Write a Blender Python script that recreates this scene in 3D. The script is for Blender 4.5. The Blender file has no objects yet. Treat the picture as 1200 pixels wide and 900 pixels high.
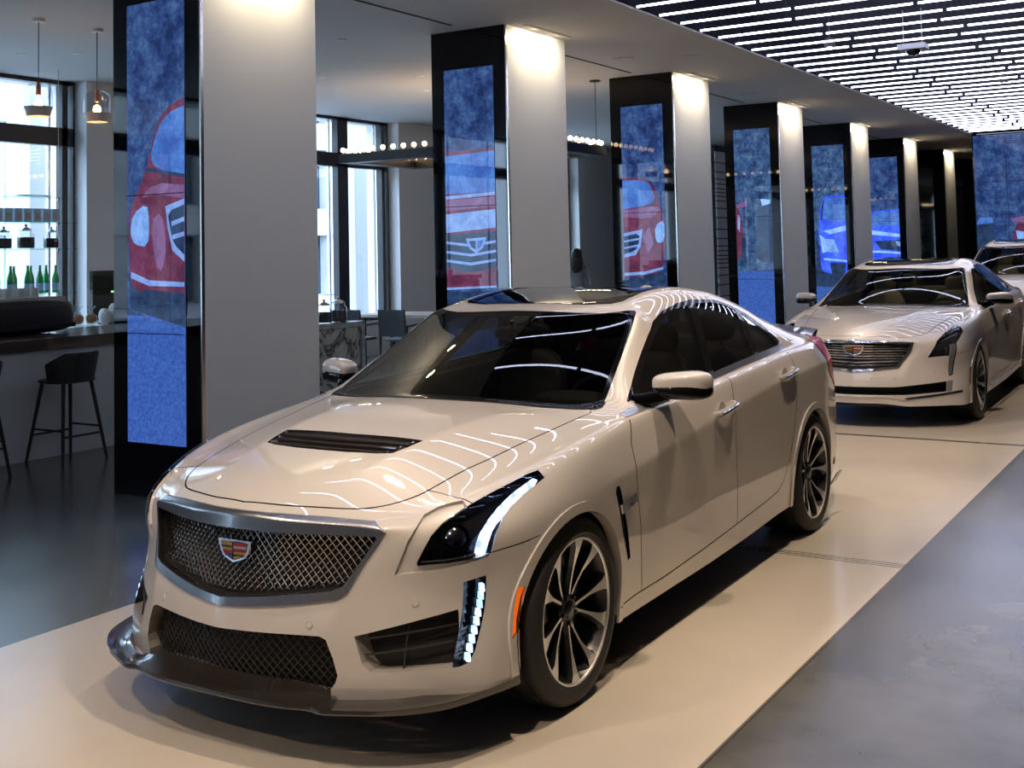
import bpy, bmesh, math, random, mathutils
from mathutils import Vector, Matrix
from mathutils.bvhtree import BVHTree
random.seed(7)
SC=bpy.context.scene
# ---------- camera ----------
cam=bpy.data.cameras.new('camera');CAMO=bpy.data.objects.new('camera',cam);SC.collection.objects.link(CAMO);SC.camera=CAMO
cam.sensor_width=36;cam.lens=1365.87/1200*36;cam.shift_y=-(450-214.42)/1200;cam.clip_end=200
_y,_p,_r=-.5587,.0584,-.0224
_f=Vector((math.sin(_y)*math.cos(_p),math.cos(_y)*math.cos(_p),math.sin(_p)));_a=_f.cross(Vector((0,0,1))).normalized();_u=_a.cross(_f)
_a2=_a*math.cos(_r)+_u*math.sin(_r);_u2=-_a*math.sin(_r)+_u*math.cos(_r)
_M=Matrix((_a2,_u2,-_f)).transposed().to_4x4();_M.translation=(3.03,-3.7904,1.648);CAMO.matrix_world=_M
SC.view_settings.view_transform='Standard';SC.view_settings.look='None';SC.view_settings.gamma=1;SC.view_settings.use_curve_mapping=False
SC.view_settings.exposure=0.70
SC.cycles.max_bounces=8;SC.cycles.diffuse_bounces=3;SC.cycles.glossy_bounces=4;SC.cycles.transparent_max_bounces=12;SC.cycles.caustics_reflective=False;SC.cycles.caustics_refractive=False
SC.cycles.sample_clamp_indirect=4.0
# ---------- daylight ----------
WLD=bpy.data.worlds.new('daylight');SC.world=WLD;WLD.use_nodes=True
SPOT_E=130
_bg=WLD.node_tree.nodes['Background'];_bg.inputs[0].default_value=(.58,.76,1,1);_bg.inputs[1].default_value=10
# ---------- mesh and object helpers ----------
COL=bpy.context.scene.collection
class MB:
    def __init__(s): s.v=[];s.f=[];s.m=[];s.cm=0;s.sm=False
    def add(s,vs,fs):
        n=len(s.v);s.v+= [Vector(v) for v in vs]
        for f in fs: s.f.append(tuple(i+n for i in f));s.m.append(s.cm)
        return s
    def quad(s,a,b,c,d): s.add([a,b,c,d],[(0,1,2,3)])
    def tri(s,a,b,c): s.add([a,b,c],[(0,1,2)])
    def box(s,c,d,rz=0,taper=1,bev=0):
        x,y,z=d[0]/2,d[1]/2,d[2]/2
        vs=[Vector((a*x*(taper if k>0 and taper!=1 else 1),b*y,k*z)) for k in (-1,1) for a,b in ((-1,-1),(1,-1),(1,1),(-1,1))]
        if rz:
            R=Matrix.Rotation(rz,3,'Z');vs=[R@v for v in vs]
        return s.add([v+Vector(c) for v in vs],[(3,2,1,0),(4,5,6,7),(0,1,5,4),(1,2,6,5),(2,3,7,6),(3,0,4,7)])
    def b2(s,lo,hi):
        lo=Vector(lo);hi=Vector(hi);return s.box((lo+hi)/2,hi-lo)
    def tube(s,pts,r,n=8,sc=(1,1),cap=True,r1=None):
        pts=[Vector(p) for p in pts];vs=[];L=len(pts);up=None
        for i,p in enumerate(pts):
            t=(pts[min(i+1,L-1)]-pts[max(i-1,0)])
            if t.length<1e-9: t=Vector((0,0,1))
            t.normalize()
            if up is None:
                up=Vector((0,0,1)) if abs(t.z)<.9 else Vector((1,0,0))
            a=t.cross(up);
            if a.length<1e-4: up=Vector((0,1,0));a=t.cross(up)
            a.normalize();b=a.cross(t);up=b
            rr=r if r1 is None else r+(r1-r)*i/(L-1)
            for k in range(n):
                w=2*math.pi*(k+.5)/n;vs.append(p+a*math.cos(w)*rr*sc[0]+b*math.sin(w)*rr*sc[1])
        fs=[]
        for i in range(L-1):
            for k in range(n):
                j=(k+1)%n;fs.append((i*n+k,i*n+j,(i+1)*n+j,(i+1)*n+k))
        if cap: fs.append(tuple(range(n))[::-1]);fs.append(tuple((L-1)*n+k for k in range(n)))
        return s.add(vs,fs)
    def bar(s,a,b,r): return s.tube([a,b],r,4)
    def lathe(s,prof,n=24,c=(0,0,0),closed=False):
        c=Vector(c);vs=[];fs=[];L=len(prof)
        for (r,z) in prof:
            for k in range(n):
                w=2*math.pi*k/n;vs.append(c+Vector((r*math.cos(w),r*math.sin(w),z)))
        for i in range(L-1 if not closed else L):
            for k in range(n):
                j=(k+1)%n;i2=(i+1)%L;fs.append((i*n+k,i*n+j,i2*n+j,i2*n+k))
        return s.add(vs,fs)
    def sphere(s,c,r,n=12,sc=(1,1,1)):
        prof=[(max(r*math.sin(math.pi*i/n),1e-5),-r*math.cos(math.pi*i/n)) for i in range(n+1)]
        k=len(s.v);s.lathe(prof,n)
        for i in range(k,len(s.v)): v=s.v[i];s.v[i]=Vector((v.x*sc[0],v.y*sc[1],v.z*sc[2]))+Vector(c)
        return s
    def superell(s,c,d,e,shape=None,n=20,m=28):
        sg=lambda x,p:math.copysign(abs(x)**p,x);vs=[];fs=[];p=2/e
        for i in range(n+1):
            a=-math.pi/2+math.pi*i/n
            for k in range(m):
                w=2*math.pi*k/m
                v=Vector((d[0]*sg(math.cos(a),p)*sg(math.cos(w),p),d[1]*sg(math.cos(a),p)*sg(math.sin(w),p),d[2]*sg(math.sin(a),p)))
                if shape: v=shape(v)
                vs.append(v+Vector(c))
        for i in range(n):
            for k in range(m):
                j=(k+1)%m;fs.append((i*m+k,i*m+j,(i+1)*m+j,(i+1)*m+k))
        return s.add(vs,fs)
    def plate(s,V,th):
        n=len(V);th=Vector(th)
        return s.add(list(V)+[Vector(v)+th for v in V],[tuple(range(n))[::-1],tuple(range(n,2*n))]+[(i,(i+1)%n,(i+1)%n+n,i+n) for i in range(n)])
    def prism(s,poly,fn0,fn1):
        return s.add([fn0(p) for p in poly]+[fn1(p) for p in poly],[tuple(range(len(poly)))[::-1],tuple(range(len(poly),2*len(poly)))]+[(i,(i+1)%len(poly),(i+1)%len(poly)+len(poly),i+len(poly)) for i in range(len(poly))])
    def xf(s,M,start=0):
        for i in range(start,len(s.v)): s.v[i]=M@s.v[i]
        return s
    def mirx(s):
        s.v=[Vector((-v.x,v.y,v.z)) for v in s.v];s.f=[tuple(reversed(f)) for f in s.f];return s
    def mesh(s,smooth_=None,ang=40):
        me=bpy.data.meshes.new('m');me.from_pydata([tuple(v) for v in s.v],[],s.f)
        if any(s.m): me.polygons.foreach_set('material_index',s.m)
        if smooth_ is not False:
            me.polygons.foreach_set('use_smooth',[True]*len(s.f))
            b=bmesh.new();b.from_mesh(me);bmesh.ops.recalc_face_normals(b,faces=b.faces)
            lim=math.radians(ang if smooth_ is None else 75)
            for e in b.edges:
                if len(e.link_faces)==2 and e.calc_face_angle(0)>lim: e.smooth=False
            b.to_mesh(me);b.free()
        me.update();return me
def smooth(pts,k):
    pts=[Vector(p) for p in pts];out=[];n=len(pts)
    for i in range(n-1):
        p0=pts[max(i-1,0)];p1=pts[i];p2=pts[i+1];p3=pts[min(i+2,n-1)]
        for j in range(k):
            t=j/k;out.append(.5*((2*p1)+(p2-p0)*t+(2*p0-5*p1+4*p2-p3)*t*t+(3*p1-p0-3*p2+p3)*t**3))
    out.append(pts[-1]);return out
def thing(name,label,cat,loc=(0,0,0),rz=0,group=None):
    o=bpy.data.objects.new(name,None);COL.objects.link(o);o.location=loc;o.rotation_euler=(0,0,rz)
    o['label']=label;o['category']=cat
    if group:o['group']=group
    return o
def tag(o,label,cat,group=None):
    o['label']=label;o['category']=cat
    if group:o['group']=group
    return o
def struct(name,me,m,parent=None):
    o=mobj(name,me,m,parent)
    if not parent:o['kind']='structure'
    return o
def dup(root,loc,rz=None,label=None):
    r=root.copy();COL.objects.link(r);r.location=loc
    if rz is not None: r.rotation_euler=(0,0,rz)
    if label:r['label']=label
    for ch in list(root.children):
        c=ch.copy();COL.objects.link(c);c.parent=r
        for g in ch.children:
            d=g.copy();COL.objects.link(d);d.parent=c
    return r
# ---------- materials ----------
def newmat(name):
    m=bpy.data.materials.new(name);m.use_nodes=True;nt=m.node_tree;return m,nt,nt.nodes['Principled BSDF']
def mat(name,col,rough=.5,metal=0,coat=0,emit=None,es=0,noise=None,bump=0,bscale=200,spec=None,coatr=.03):
    m,nt,b=newmat(name)
    b.inputs['Base Color'].default_value=(*col,1);b.inputs['Roughness'].default_value=rough;b.inputs['Metallic'].default_value=metal
    b.inputs['Coat Weight'].default_value=coat;b.inputs['Coat Roughness'].default_value=coatr
    if spec is not None: b.inputs['Specular IOR Level'].default_value=spec
    if emit: b.inputs['Emission Color'].default_value=(*emit,1);b.inputs['Emission Strength'].default_value=es
    L=nt.links;tc=nt.nodes.new('ShaderNodeTexCoord')
    if noise:
        col2,sc,det=noise
        n=nt.nodes.new('ShaderNodeTexNoise');n.inputs['Scale'].default_value=sc;n.inputs['Detail'].default_value=det
        L.new(tc.outputs['Object'],n.inputs['Vector'])
        r=nt.nodes.new('ShaderNodeValToRGB');r.color_ramp.elements[0].position=.35;r.color_ramp.elements[1].position=.65
        r.color_ramp.elements[0].color=(*col,1);r.color_ramp.elements[1].color=(*col2,1)
        L.new(n.outputs[0],r.inputs[0]);L.new(r.outputs[0],b.inputs['Base Color'])
    if bump:
        n=nt.nodes.new('ShaderNodeTexNoise');n.inputs['Scale'].default_value=bscale
        L.new(tc.outputs['Object'],n.inputs['Vector'])
        bp=nt.nodes.new('ShaderNodeBump');bp.inputs['Strength'].default_value=bump;bp.inputs['Distance'].default_value=.002
        L.new(n.outputs[0],bp.inputs['Height']);L.new(bp.outputs[0],b.inputs['Normal'])
    return m
def schlick(nt,f0):
    w=nt.nodes.new('ShaderNodeLayerWeight');w.inputs[0].default_value=.5
    p=nt.nodes.new('ShaderNodeMath');p.operation='POWER';p.inputs[1].default_value=5;nt.links.new(w.outputs['Facing'],p.inputs[0])
    m=nt.nodes.new('ShaderNodeMath');m.operation='MULTIPLY_ADD';m.inputs[1].default_value=1-f0;m.inputs[2].default_value=f0;nt.links.new(p.outputs[0],m.inputs[0])
    return m.outputs[0]
def glassmat(name,tint,refl=1.0,base=.04,ior=1.5):
    m=bpy.data.materials.new(name);m.use_nodes=True;nt=m.node_tree;nt.nodes.clear()
    o=nt.nodes.new('ShaderNodeOutputMaterial');t=nt.nodes.new('ShaderNodeBsdfTransparent');t.inputs[0].default_value=(*tint,1)
    g=nt.nodes.new('ShaderNodeBsdfGlossy');g.inputs['Roughness'].default_value=.0;g.inputs['Color'].default_value=(refl,refl,refl,1)
    f0=((ior-1)/(ior+1))**2;fz=schlick(nt,f0);mx=nt.nodes.new('ShaderNodeMixShader')
    nt.links.new(fz,mx.inputs[0]);nt.links.new(t.outputs[0],mx.inputs[1]);nt.links.new(g.outputs[0],mx.inputs[2]);nt.links.new(mx.outputs[0],o.inputs[0])
    return m
def emis(name,col,s):
    m=bpy.data.materials.new(name);m.use_nodes=True;nt=m.node_tree;nt.nodes.clear()
    o=nt.nodes.new('ShaderNodeOutputMaterial');e=nt.nodes.new('ShaderNodeEmission');e.inputs[0].default_value=(*col,1);e.inputs[1].default_value=s
    nt.links.new(e.outputs[0],o.inputs[0]);return m
# ---------- car body surface ----------
from mathutils import Vector, Matrix
from mathutils.bvhtree import BVHTree
CAGE={
 # line: stations s0..s20 as (x,y,z)
 'L9':[(0,-.83,.765),(0,-.70,.830),(0,-.475,.892),(0,-.225,.933),(0,0,.962),(0,.2,.980),(0,.36,.993),(0,.47,1.0),(0,.72,1.138),(0,.97,1.267),(0,1.22,1.374),(0,1.6,1.43),(0,1.95,1.445),(0,2.3,1.415),(0,2.6,1.385),(0,2.85,1.32),(0,3.1,1.235),(0,3.35,1.15),(0,3.6,1.10),(0,3.8,1.08),(0,3.98,1.06)],
 'L8':[(.14,-.815,.76),(.15,-.68,.829),(.165,-.46,.892),(.178,-.215,.935),(.19,.005,.963),(.20,.2,.981),(.24,.37,.991),(.37,.50,.998),(.345,.75,1.133),(.32,.99,1.258),(.30,1.235,1.366),(.30,1.6,1.42),(.30,1.95,1.434),(.30,2.3,1.402),(.31,2.57,1.37),(.32,2.83,1.30),(.34,3.08,1.215),(.36,3.34,1.138),(.36,3.59,1.09),(.35,3.79,1.07),(.33,3.96,1.05)],
 'L7':[(.30,-.775,.752),(.305,-.63,.817),(.322,-.42,.888),(.345,-.2,.932),(.37,0,.960),(.395,.18,.975),(.48,.37,.983),(.705,.585,.988),(.668,.84,1.125),(.625,1.07,1.248),(.582,1.29,1.348),(.565,1.6,1.398),(.56,1.95,1.407),(.565,2.3,1.38),(.585,2.55,1.322),(.615,2.8,1.25),(.65,3.05,1.17),(.675,3.3,1.108),(.665,3.55,1.075),(.64,3.75,1.06),(.60,3.93,1.045)],
 'L6':[(.55,-.672,.735),(.59,-.52,.793),(.632,-.38,.826),(.672,-.19,.862),(.70,0,.894),(.722,.19,.922),(.745,.38,.948),(.805,.555,.968),(.848,.8,.972),(.842,1.05,.98),(.837,1.27,.988),(.828,1.6,1.005),(.82,1.95,1.022),(.812,2.3,1.038),(.806,2.55,1.048),(.797,2.8,1.055),(.785,3.05,1.06),(.765,3.3,1.065),(.74,3.55,1.058),(.705,3.75,1.045),(.65,3.92,1.03)],
 'L5':[(.70,-.56,.735),(.755,-.44,.772),(.80,-.325,.804),(.842,-.17,.838),(.866,0,.866),(.876,.19,.888),(.878,.38,.906),(.880,.57,.920),(.886,.8,.932),(.887,1.05,.942),(.886,1.27,.950),(.883,1.6,.962),(.879,1.95,.975),(.873,2.3,.988),(.868,2.55,.998),(.864,2.8,1.008),(.857,3.05,1.016),(.842,3.3,1.02),(.815,3.55,1.02),(.78,3.75,1.012),(.715,3.9,.995)],
 'L4':[(.757,-.552,.66),(.835,-.455,.69),(.88,-.335,.715),(.914,-.17,.735),(.928,0,.745),(.929,.19,.752),(.926,.38,.762),(.925,.57,.775),(.925,.8,.795),(.923,1.05,.815),(.921,1.27,.832),(.917,1.6,.858),(.914,1.95,.885),(.912,2.3,.905),(.912,2.55,.915),(.912,2.8,.923),(.908,3.05,.928),(.895,3.3,.928),(.868,3.55,.922),(.83,3.75,.912),(.76,3.92,.90)],
 'L3':[(.752,-.545,.55),(.825,-.452,.56),(.89,-.345,.58),(.918,-.17,.60),(.929,0,.60),(.928,.19,.60),(.922,.38,.60),(.918,.57,.60),(.917,.8,.60),(.917,1.05,.60),(.917,1.27,.60),(.916,1.6,.61),(.917,1.95,.62),(.922,2.3,.63),(.927,2.55,.64),(.930,2.8,.65),(.928,3.05,.66),(.915,3.3,.67),(.888,3.55,.68),(.85,3.77,.69),(.78,3.96,.70)],
 'L2':[(.752,-.568,.42),(.833,-.468,.42),(.893,-.36,.42),(.912,-.17,.42),(.918,0,.42),(.916,.19,.42),(.910,.38,.42),(.906,.57,.42),(.905,.8,.42),(.905,1.05,.42),(.905,1.27,.42),(.905,1.6,.43),(.907,1.95,.44),(.912,2.3,.45),(.918,2.55,.46),(.922,2.8,.47),(.922,3.05,.48),(.912,3.3,.49),(.89,3.55,.50),(.855,3.77,.50),(.79,3.98,.50)],
 'L1':[(.772,-.60,.30),(.846,-.492,.30),(.888,-.37,.30),(.900,-.17,.30),(.902,0,.30),(.900,.19,.30),(.898,.38,.29),(.896,.57,.285),(.896,.8,.285),(.896,1.05,.288),(.897,1.27,.29),(.898,1.6,.30),(.90,1.95,.32),(.903,2.3,.33),(.908,2.55,.33),(.912,2.8,.34),(.912,3.05,.34),(.902,3.3,.35),(.88,3.55,.35),(.845,3.77,.35),(.78,3.98,.35)],
 'L0':[(.768,-.62,.195),(.848,-.525,.19),(.878,-.37,.195),(.888,-.17,.19),(.889,0,.19),(.888,.19,.19),(.887,.38,.19),(.886,.57,.19),(.886,.8,.19),(.886,1.05,.19),(.886,1.27,.19),(.887,1.6,.195),(.889,1.95,.205),(.892,2.3,.22),(.895,2.55,.22),(.898,2.8,.22),(.897,3.05,.22),(.888,3.3,.22),(.866,3.55,.225),(.83,3.77,.23),(.765,3.96,.24)],
}
FRONT={ # column -> levels 0..4 (level5 = station 0)
 'L5b':[(.625,-.73,.195),(.625,-.725,.30),(.608,-.705,.42),(.618,-.657,.55),(.635,-.645,.655)],
 'L6':[(.43,-.83,.195),(.42,-.835,.30),(.412,-.825,.42),(.452,-.768,.55),(.515,-.708,.65)],
 'L7':[(.25,-.875,.215),(.245,-.885,.30),(.245,-.875,.42),(.27,-.828,.55),(.29,-.795,.66)],
 'L8':[(.125,-.90,.215),(.125,-.912,.30),(.125,-.902,.42),(.135,-.862,.55),(.145,-.832,.665)],
 'L9':[(0,-.912,.215),(0,-.925,.30),(0,-.915,.42),(0,-.88,.55),(0,-.85,.667)],
}
REAR={
 'L5b':[(.66,4.0,.24),(.68,4.03,.35),(.69,4.04,.50),(.68,4.02,.70),(.67,3.99,.89)],
 'L6':[(.50,4.03,.24),(.52,4.06,.35),(.53,4.08,.50),(.53,4.07,.70),(.53,4.04,.89)],
 'L7':[(.34,4.05,.24),(.35,4.08,.35),(.36,4.10,.50),(.36,4.09,.70),(.36,4.06,.89)],
 'L8':[(.17,4.06,.24),(.18,4.09,.35),(.18,4.11,.50),(.18,4.10,.70),(.18,4.07,.89)],
 'L9':[(0,4.06,.24),(0,4.09,.35),(0,4.11,.50),(0,4.10,.70),(0,4.07,.89)],
}
TOP=['L5','L5b','L6','L7','L8','L9']; SIDE=['L0','L1','L2','L3','L4','L5']
def base_surface(level, warp=None):
    cg={k:[Vector(p) for p in v] for k,v in CAGE.items()}
    for k in cg:
        for v in cg[k]:
            if v.y>3.0: v.x*=1-.09*((v.y-3.0)/.95)**1.25
    n=21; b=[]
    for i in range(n):
        a,c=cg['L5'][i],cg['L6'][i]
        m=(a+c)/2+Vector((.010,0,.010))*(1 if 1<=i<n-1 else .3)
        if 7<=i<=16: m=a*.42+c*.58+Vector((.006,0,.006))
        b.append(m)
    cg['L5b']=b
    V=[];ix={}
    def add(key,p):
        ix[key]=len(V);V.append(Vector(p))
    for l in TOP:
        for i in range(n): add(('T',l,i),cg[l][i])
    for li,l in enumerate(SIDE[:-1]):
        for i in range(n): add(('S',li,i),cg[l][i])
    for l in TOP[1:]:
        for k in range(5): add(('F',l,k),FRONT[l][k]); add(('R',l,k),REAR[l][k])
    def S(li,i): return ix[('T','L5',i)] if li==5 else ix[('S',li,i)]
    def F(l,k):
        if k==5: return ix[('T',l,0)]
        return S(k,0) if l=='L5' else ix[('F',l,k)]
    def Rr(l,k):
        if k==5: return ix[('T',l,n-1)]
        return S(k,n-1) if l=='L5' else ix[('R',l,k)]
    faces=[]
    for a,c in zip(TOP[:-1],TOP[1:]):
        for i in range(n-1): faces.append((ix[('T',a,i)],ix[('T',a,i+1)],ix[('T',c,i+1)],ix[('T',c,i)]))
        for k in range(5):
            faces.append((F(a,k),F(a,k+1),F(c,k+1),F(c,k)))
            faces.append((Rr(c,k),Rr(c,k+1),Rr(a,k+1),Rr(a,k)))
    for li in range(5):
        for i in range(n-1): faces.append((S(li,i),S(li,i+1),S(li+1,i+1),S(li+1,i)))
    if warp: V=[Vector(warp(v)) for v in V]
    target=[v.copy() for v in V]
    # mirrored to have a smooth centre line
    nv=len(V); mir={}
    VV=[v.copy() for v in V]
    for k,v in enumerate(V):
        if abs(v.x)<1e-6: mir[k]=k
        else: mir[k]=len(VV);VV.append(Vector((-v.x,v.y,v.z)))
    allf=faces+[tuple(mir[i] for i in reversed(f)) for f in faces]
    cre={}
    def crease(a,b,w):
        for (x,y) in ((a,b),(mir[a],mir[b])): cre[frozenset((x,y))]=w
    for i in range(1,n-1): crease(S(4,i),S(4,i+1),.8 if i>4 else .2)
    for i in range(1,6): crease(ix[('T','L7',i)],ix[('T','L7',i+1)],.85)
    for k in range(5): crease(F('L6',k),F('L6',k+1),.9)
    for c,d in (('L9','L8'),): crease(F(c,2),F(c,3),0)
    for k in range(5): crease(F('L9',k),F('L9',k+1),.3)
    for a,c in zip(TOP[2:-1],TOP[3:]): crease(F(a,5),F(c,5),.55)
    for i in range(7,10): crease(ix[('T','L7',i)],ix[('T','L7',i+1)],.75)
    for i in range(10,15): crease(ix[('T','L7',i)],ix[('T','L7',i+1)],.25)
    for a,c in (('L7','L8'),('L8','L9')): crease(ix[('T',a,7)],ix[('T',c,7)],.8);crease(ix[('T',a,10)],ix[('T',c,10)],.35)
    for i in range(8,16): crease(ix[('T','L6',i)],ix[('T','L6',i+1)],.5)
    for i in range(1,7): crease(ix[('T','L6',i)],ix[('T','L6',i+1)],.15)
    me=bpy.data.meshes.new('cage'); me.from_pydata([tuple(v) for v in VV],[],allf)
    ca=me.attributes.new('crease_edge','FLOAT','EDGE')
    for e in me.edges:
        ca.data[e.index].value=cre.get(frozenset(e.vertices),0)
    ob=bpy.data.objects.new('cage',me); bpy.context.scene.collection.objects.link(ob)
    md=ob.modifiers.new('s','SUBSURF'); md.levels=2; md.render_levels=2; md.boundary_smooth='PRESERVE_CORNERS'
    def ev():
        dg=bpy.context.evaluated_depsgraph_get(); dg.update()
        return ob.evaluated_get(dg).to_mesh()
    tgt=[v.copy() for v in VV]
    for it in range(2):
        m2=ev(); 
        for k in range(len(VV)):
            d=tgt[k]-m2.vertices[k].co
            if it==0 and d.length>.08: print('big',k,d.length)
            me.vertices[k].co+=d*.75
        me.update()
    md.levels=level; 
    m2=ev()
    # keep half x>=0
    vs=[v.co.copy() for v in m2.vertices]; fs=[tuple(p.vertices) for p in m2.polygons]
    nrm=[v.normal.copy() for v in m2.vertices]
    ob.evaluated_get(bpy.context.evaluated_depsgraph_get()).to_mesh_clear()
    bpy.data.objects.remove(ob)
    return vs,fs,nrm
# ---------- cutting the car surface into panels ----------
def inside(p,poly):
    x,y=p;c=False;j=len(poly)-1
    for i in range(len(poly)):
        xi,yi=poly[i];xj,yj=poly[j]
        if (yi>y)!=(yj>y) and x<(xj-xi)*(y-yi)/(yj-yi)+xi: c=not c
        j=i
    return c
HLW=Vector((.6612,-.6211,.4208))
FR={'side':(Vector((0,1,0)),Vector((0,0,1))),'front':(Vector((1,0,0)),Vector((0,0,1))),'top':(Vector((1,0,0)),Vector((0,1,0))),
    'hl':(Vector((.6847,.7288,0)),Vector((-.3067,.2881,.9072))),'rear':(Vector((-1,0,0)),Vector((0,0,1)))}
def cut(bm,lay,poly,frame,tag,only=(0,),thr=.05,cond=None):
    U,V=FR[frame];W=U.cross(V)
    f2=lambda co:(co.dot(U),co.dot(V))
    xs=[p[0] for p in poly];ys=[p[1] for p in poly]
    bx=(min(xs)-.002,max(xs)+.002,min(ys)-.002,max(ys)+.002)
    def bb(f):
        q=[f2(v.co) for v in f.verts];a=[t[0] for t in q];b=[t[1] for t in q];return min(a),max(a),min(b),max(b)
    ov=lambda a,b:a[0]<=b[1] and a[1]>=b[0] and a[2]<=b[3] and a[3]>=b[2]
    cands={}
    for f in bm.faces:
        if f[lay] in only and f.normal.dot(W)>thr and (cond is None or cond(f.calc_center_median())):
            b=bb(f)
            if ov(b,bx): cands[f]=b
    n=len(poly)
    for i in range(n):
        p=Vector(poly[i]);q=Vector(poly[(i+1)%n]);d=q-p
        if d.length<1e-6: continue
        sb=(min(p.x,q.x)-.001,max(p.x,q.x)+.001,min(p.y,q.y)-.001,max(p.y,q.y)+.001)
        sub=[f for f,b in cands.items() if ov(b,sb)]
        if not sub: continue
        ge=set()
        for f in sub: ge.update(f.edges);ge.update(f.verts)
        for f in sub: del cands[f]
        r=bmesh.ops.bisect_plane(bm,geom=list(sub)+list(ge),dist=1e-5,plane_co=U*p.x+V*p.y,plane_no=U*(-d.y)+V*d.x)
        for g in r['geom']:
            if isinstance(g,bmesh.types.BMFace) and g.is_valid and g not in cands: cands[g]=bb(g)
        for f in list(cands):
            if not f.is_valid: del cands[f]
    out=[]
    for f in cands:
        if f[lay] in only and inside(f2(f.calc_center_median()),poly):
            f[lay]=tag;out.append(f)
    return out
def strip(pl,w):
    L=[];R=[];n=len(pl)
    for i in range(n):
        a=Vector(pl[max(i-1,0)]);b=Vector(pl[min(i+1,n-1)]);t=(b-a).normalized();nn=Vector((-t.y,t.x))*w/2
        L.append(tuple(Vector(pl[i])+nn));R.append(tuple(Vector(pl[i])-nn))
    return L+R[::-1]
def circ(cy,cz,r,a0,a1,n):
    return [(cy+r*math.cos(math.radians(a0+(a1-a0)*i/n)),cz+r*math.sin(math.radians(a0+(a1-a0)*i/n))) for i in range(n+1)]
class Surf:
    def __init__(s,level,warp=None):
        vs,fs,nr=base_surface(level,warp)
        s.vs,s.fs,s.nr=vs,fs,nr
        s.bvh=BVHTree.FromPolygons(vs,fs)
        bm=bmesh.new();s.bm=bm
        keep=[all(vs[i].x>-1e-5 for i in f) for f in fs]
        used=sorted({i for f,k in zip(fs,keep) if k for i in f});mp={}
        for i in used:
            co=vs[i].copy()
            if abs(co.x)<1e-4: co.x=0
            mp[i]=bm.verts.new(co)
        for f,k in zip(fs,keep):
            if k: bm.faces.new([mp[i] for i in f])
        bm.normal_update()
        s.lay=bm.faces.layers.int.new('tag')
    def normal(s,co):
        loc,n,i,d=s.bvh.find_nearest(co)
        f=s.fs[i];w=mathutils.interpolate.poly_3d_calc([s.vs[k] for k in f],loc)
        v=Vector((0,0,0))
        for k,a in zip(f,w): v+=s.nr[k]*a
        return v.normalized()
    def front(s,x,z):
        h=s.bvh.ray_cast(Vector((x,-2,z)),Vector((0,1,0)));return h[0]
    def piece(s,tags,side=0,cond=None,off=0.0,offv=None,rim=0.0,rimv=None,rimtags=None,fn=None):
        """mesh data from tagged faces. side 0 both halves in one, 1 left(+x), -1 mirrored.
        off: along the normal, rim: wall depth from the piece's border"""
        tags=set(tags) if not isinstance(tags,int) else {tags}
        F=[f for f in s.bm.faces if f[s.lay] in tags and (cond is None or cond(f.calc_center_median()))]
        V=[];N=[];idx={};faces=[]
        for f in F:
            q=[]
            for v in f.verts:
                if v.index not in idx or True:
                    k=v
                    if k not in idx:
                        idx[k]=len(V);n=s.normal(v.co)
                        co=v.co+n*off+(offv if offv else Vector((0,0,0)))
                        if fn: co=fn(co)
                        V.append(co);N.append(n)
                q.append(idx[k])
            faces.append(tuple(q))
        if rim:
            done=set()
            for f in F:
                for lp in f.loops:
                    e=lp.edge
                    oth=[g for g in e.link_faces if g is not f]
                    if oth and (oth[0][s.lay] in tags or (rimtags and oth[0][s.lay] not in rimtags)): continue
                    if not oth and abs(e.verts[0].co.x)<1e-4 and abs(e.verts[1].co.x)<1e-4: continue
                    if not oth and rimtags: continue
                    a,b=lp.vert,lp.link_loop_next.vert
                    ca,cb=V[idx[a]],V[idx[b]];na,nb=N[idx[a]],N[idx[b]]
                    da=(rimv if rimv else -na)*rim;db=(rimv if rimv else -nb)*rim
                    fnn=((cb-ca).cross(da)).normalized()
                    k=len(V);V+= [ca.copy(),cb.copy(),cb+db,ca+da];N+=[-fnn]*4
                    faces.append((k,k+3,k+2,k+1))
        if side==0:
            n=len(V)
            V2=[Vector((-v.x,v.y,v.z)) for v in V];N2=[Vector((-v.x,v.y,v.z)) for v in N]
            faces=faces+[tuple(i+n for i in reversed(f)) for f in faces];V=V+V2;N=N+N2
        elif side==-1:
            V=[Vector((-v.x,v.y,v.z)) for v in V];N=[Vector((-v.x,v.y,v.z)) for v in N];faces=[tuple(reversed(f)) for f in faces]
        me=bpy.data.meshes.new('panel');me.from_pydata([tuple(v) for v in V],[],faces)
        for p in me.polygons: p.use_smooth=True
        me.update();me.validate()
        if len(me.vertices)==len(N): me.normals_split_custom_set_from_vertices([tuple(n) for n in N])
        return me
def mobj(name,me,m,parent=None,label=None):
    me.name=name
    for x in (m if isinstance(m,(list,tuple)) else [m]): me.materials.append(x)
    o=bpy.data.objects.new(name,me);COL.objects.link(o)
    if parent: o.parent=parent
    if label: o['label']=label
    return o
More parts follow.
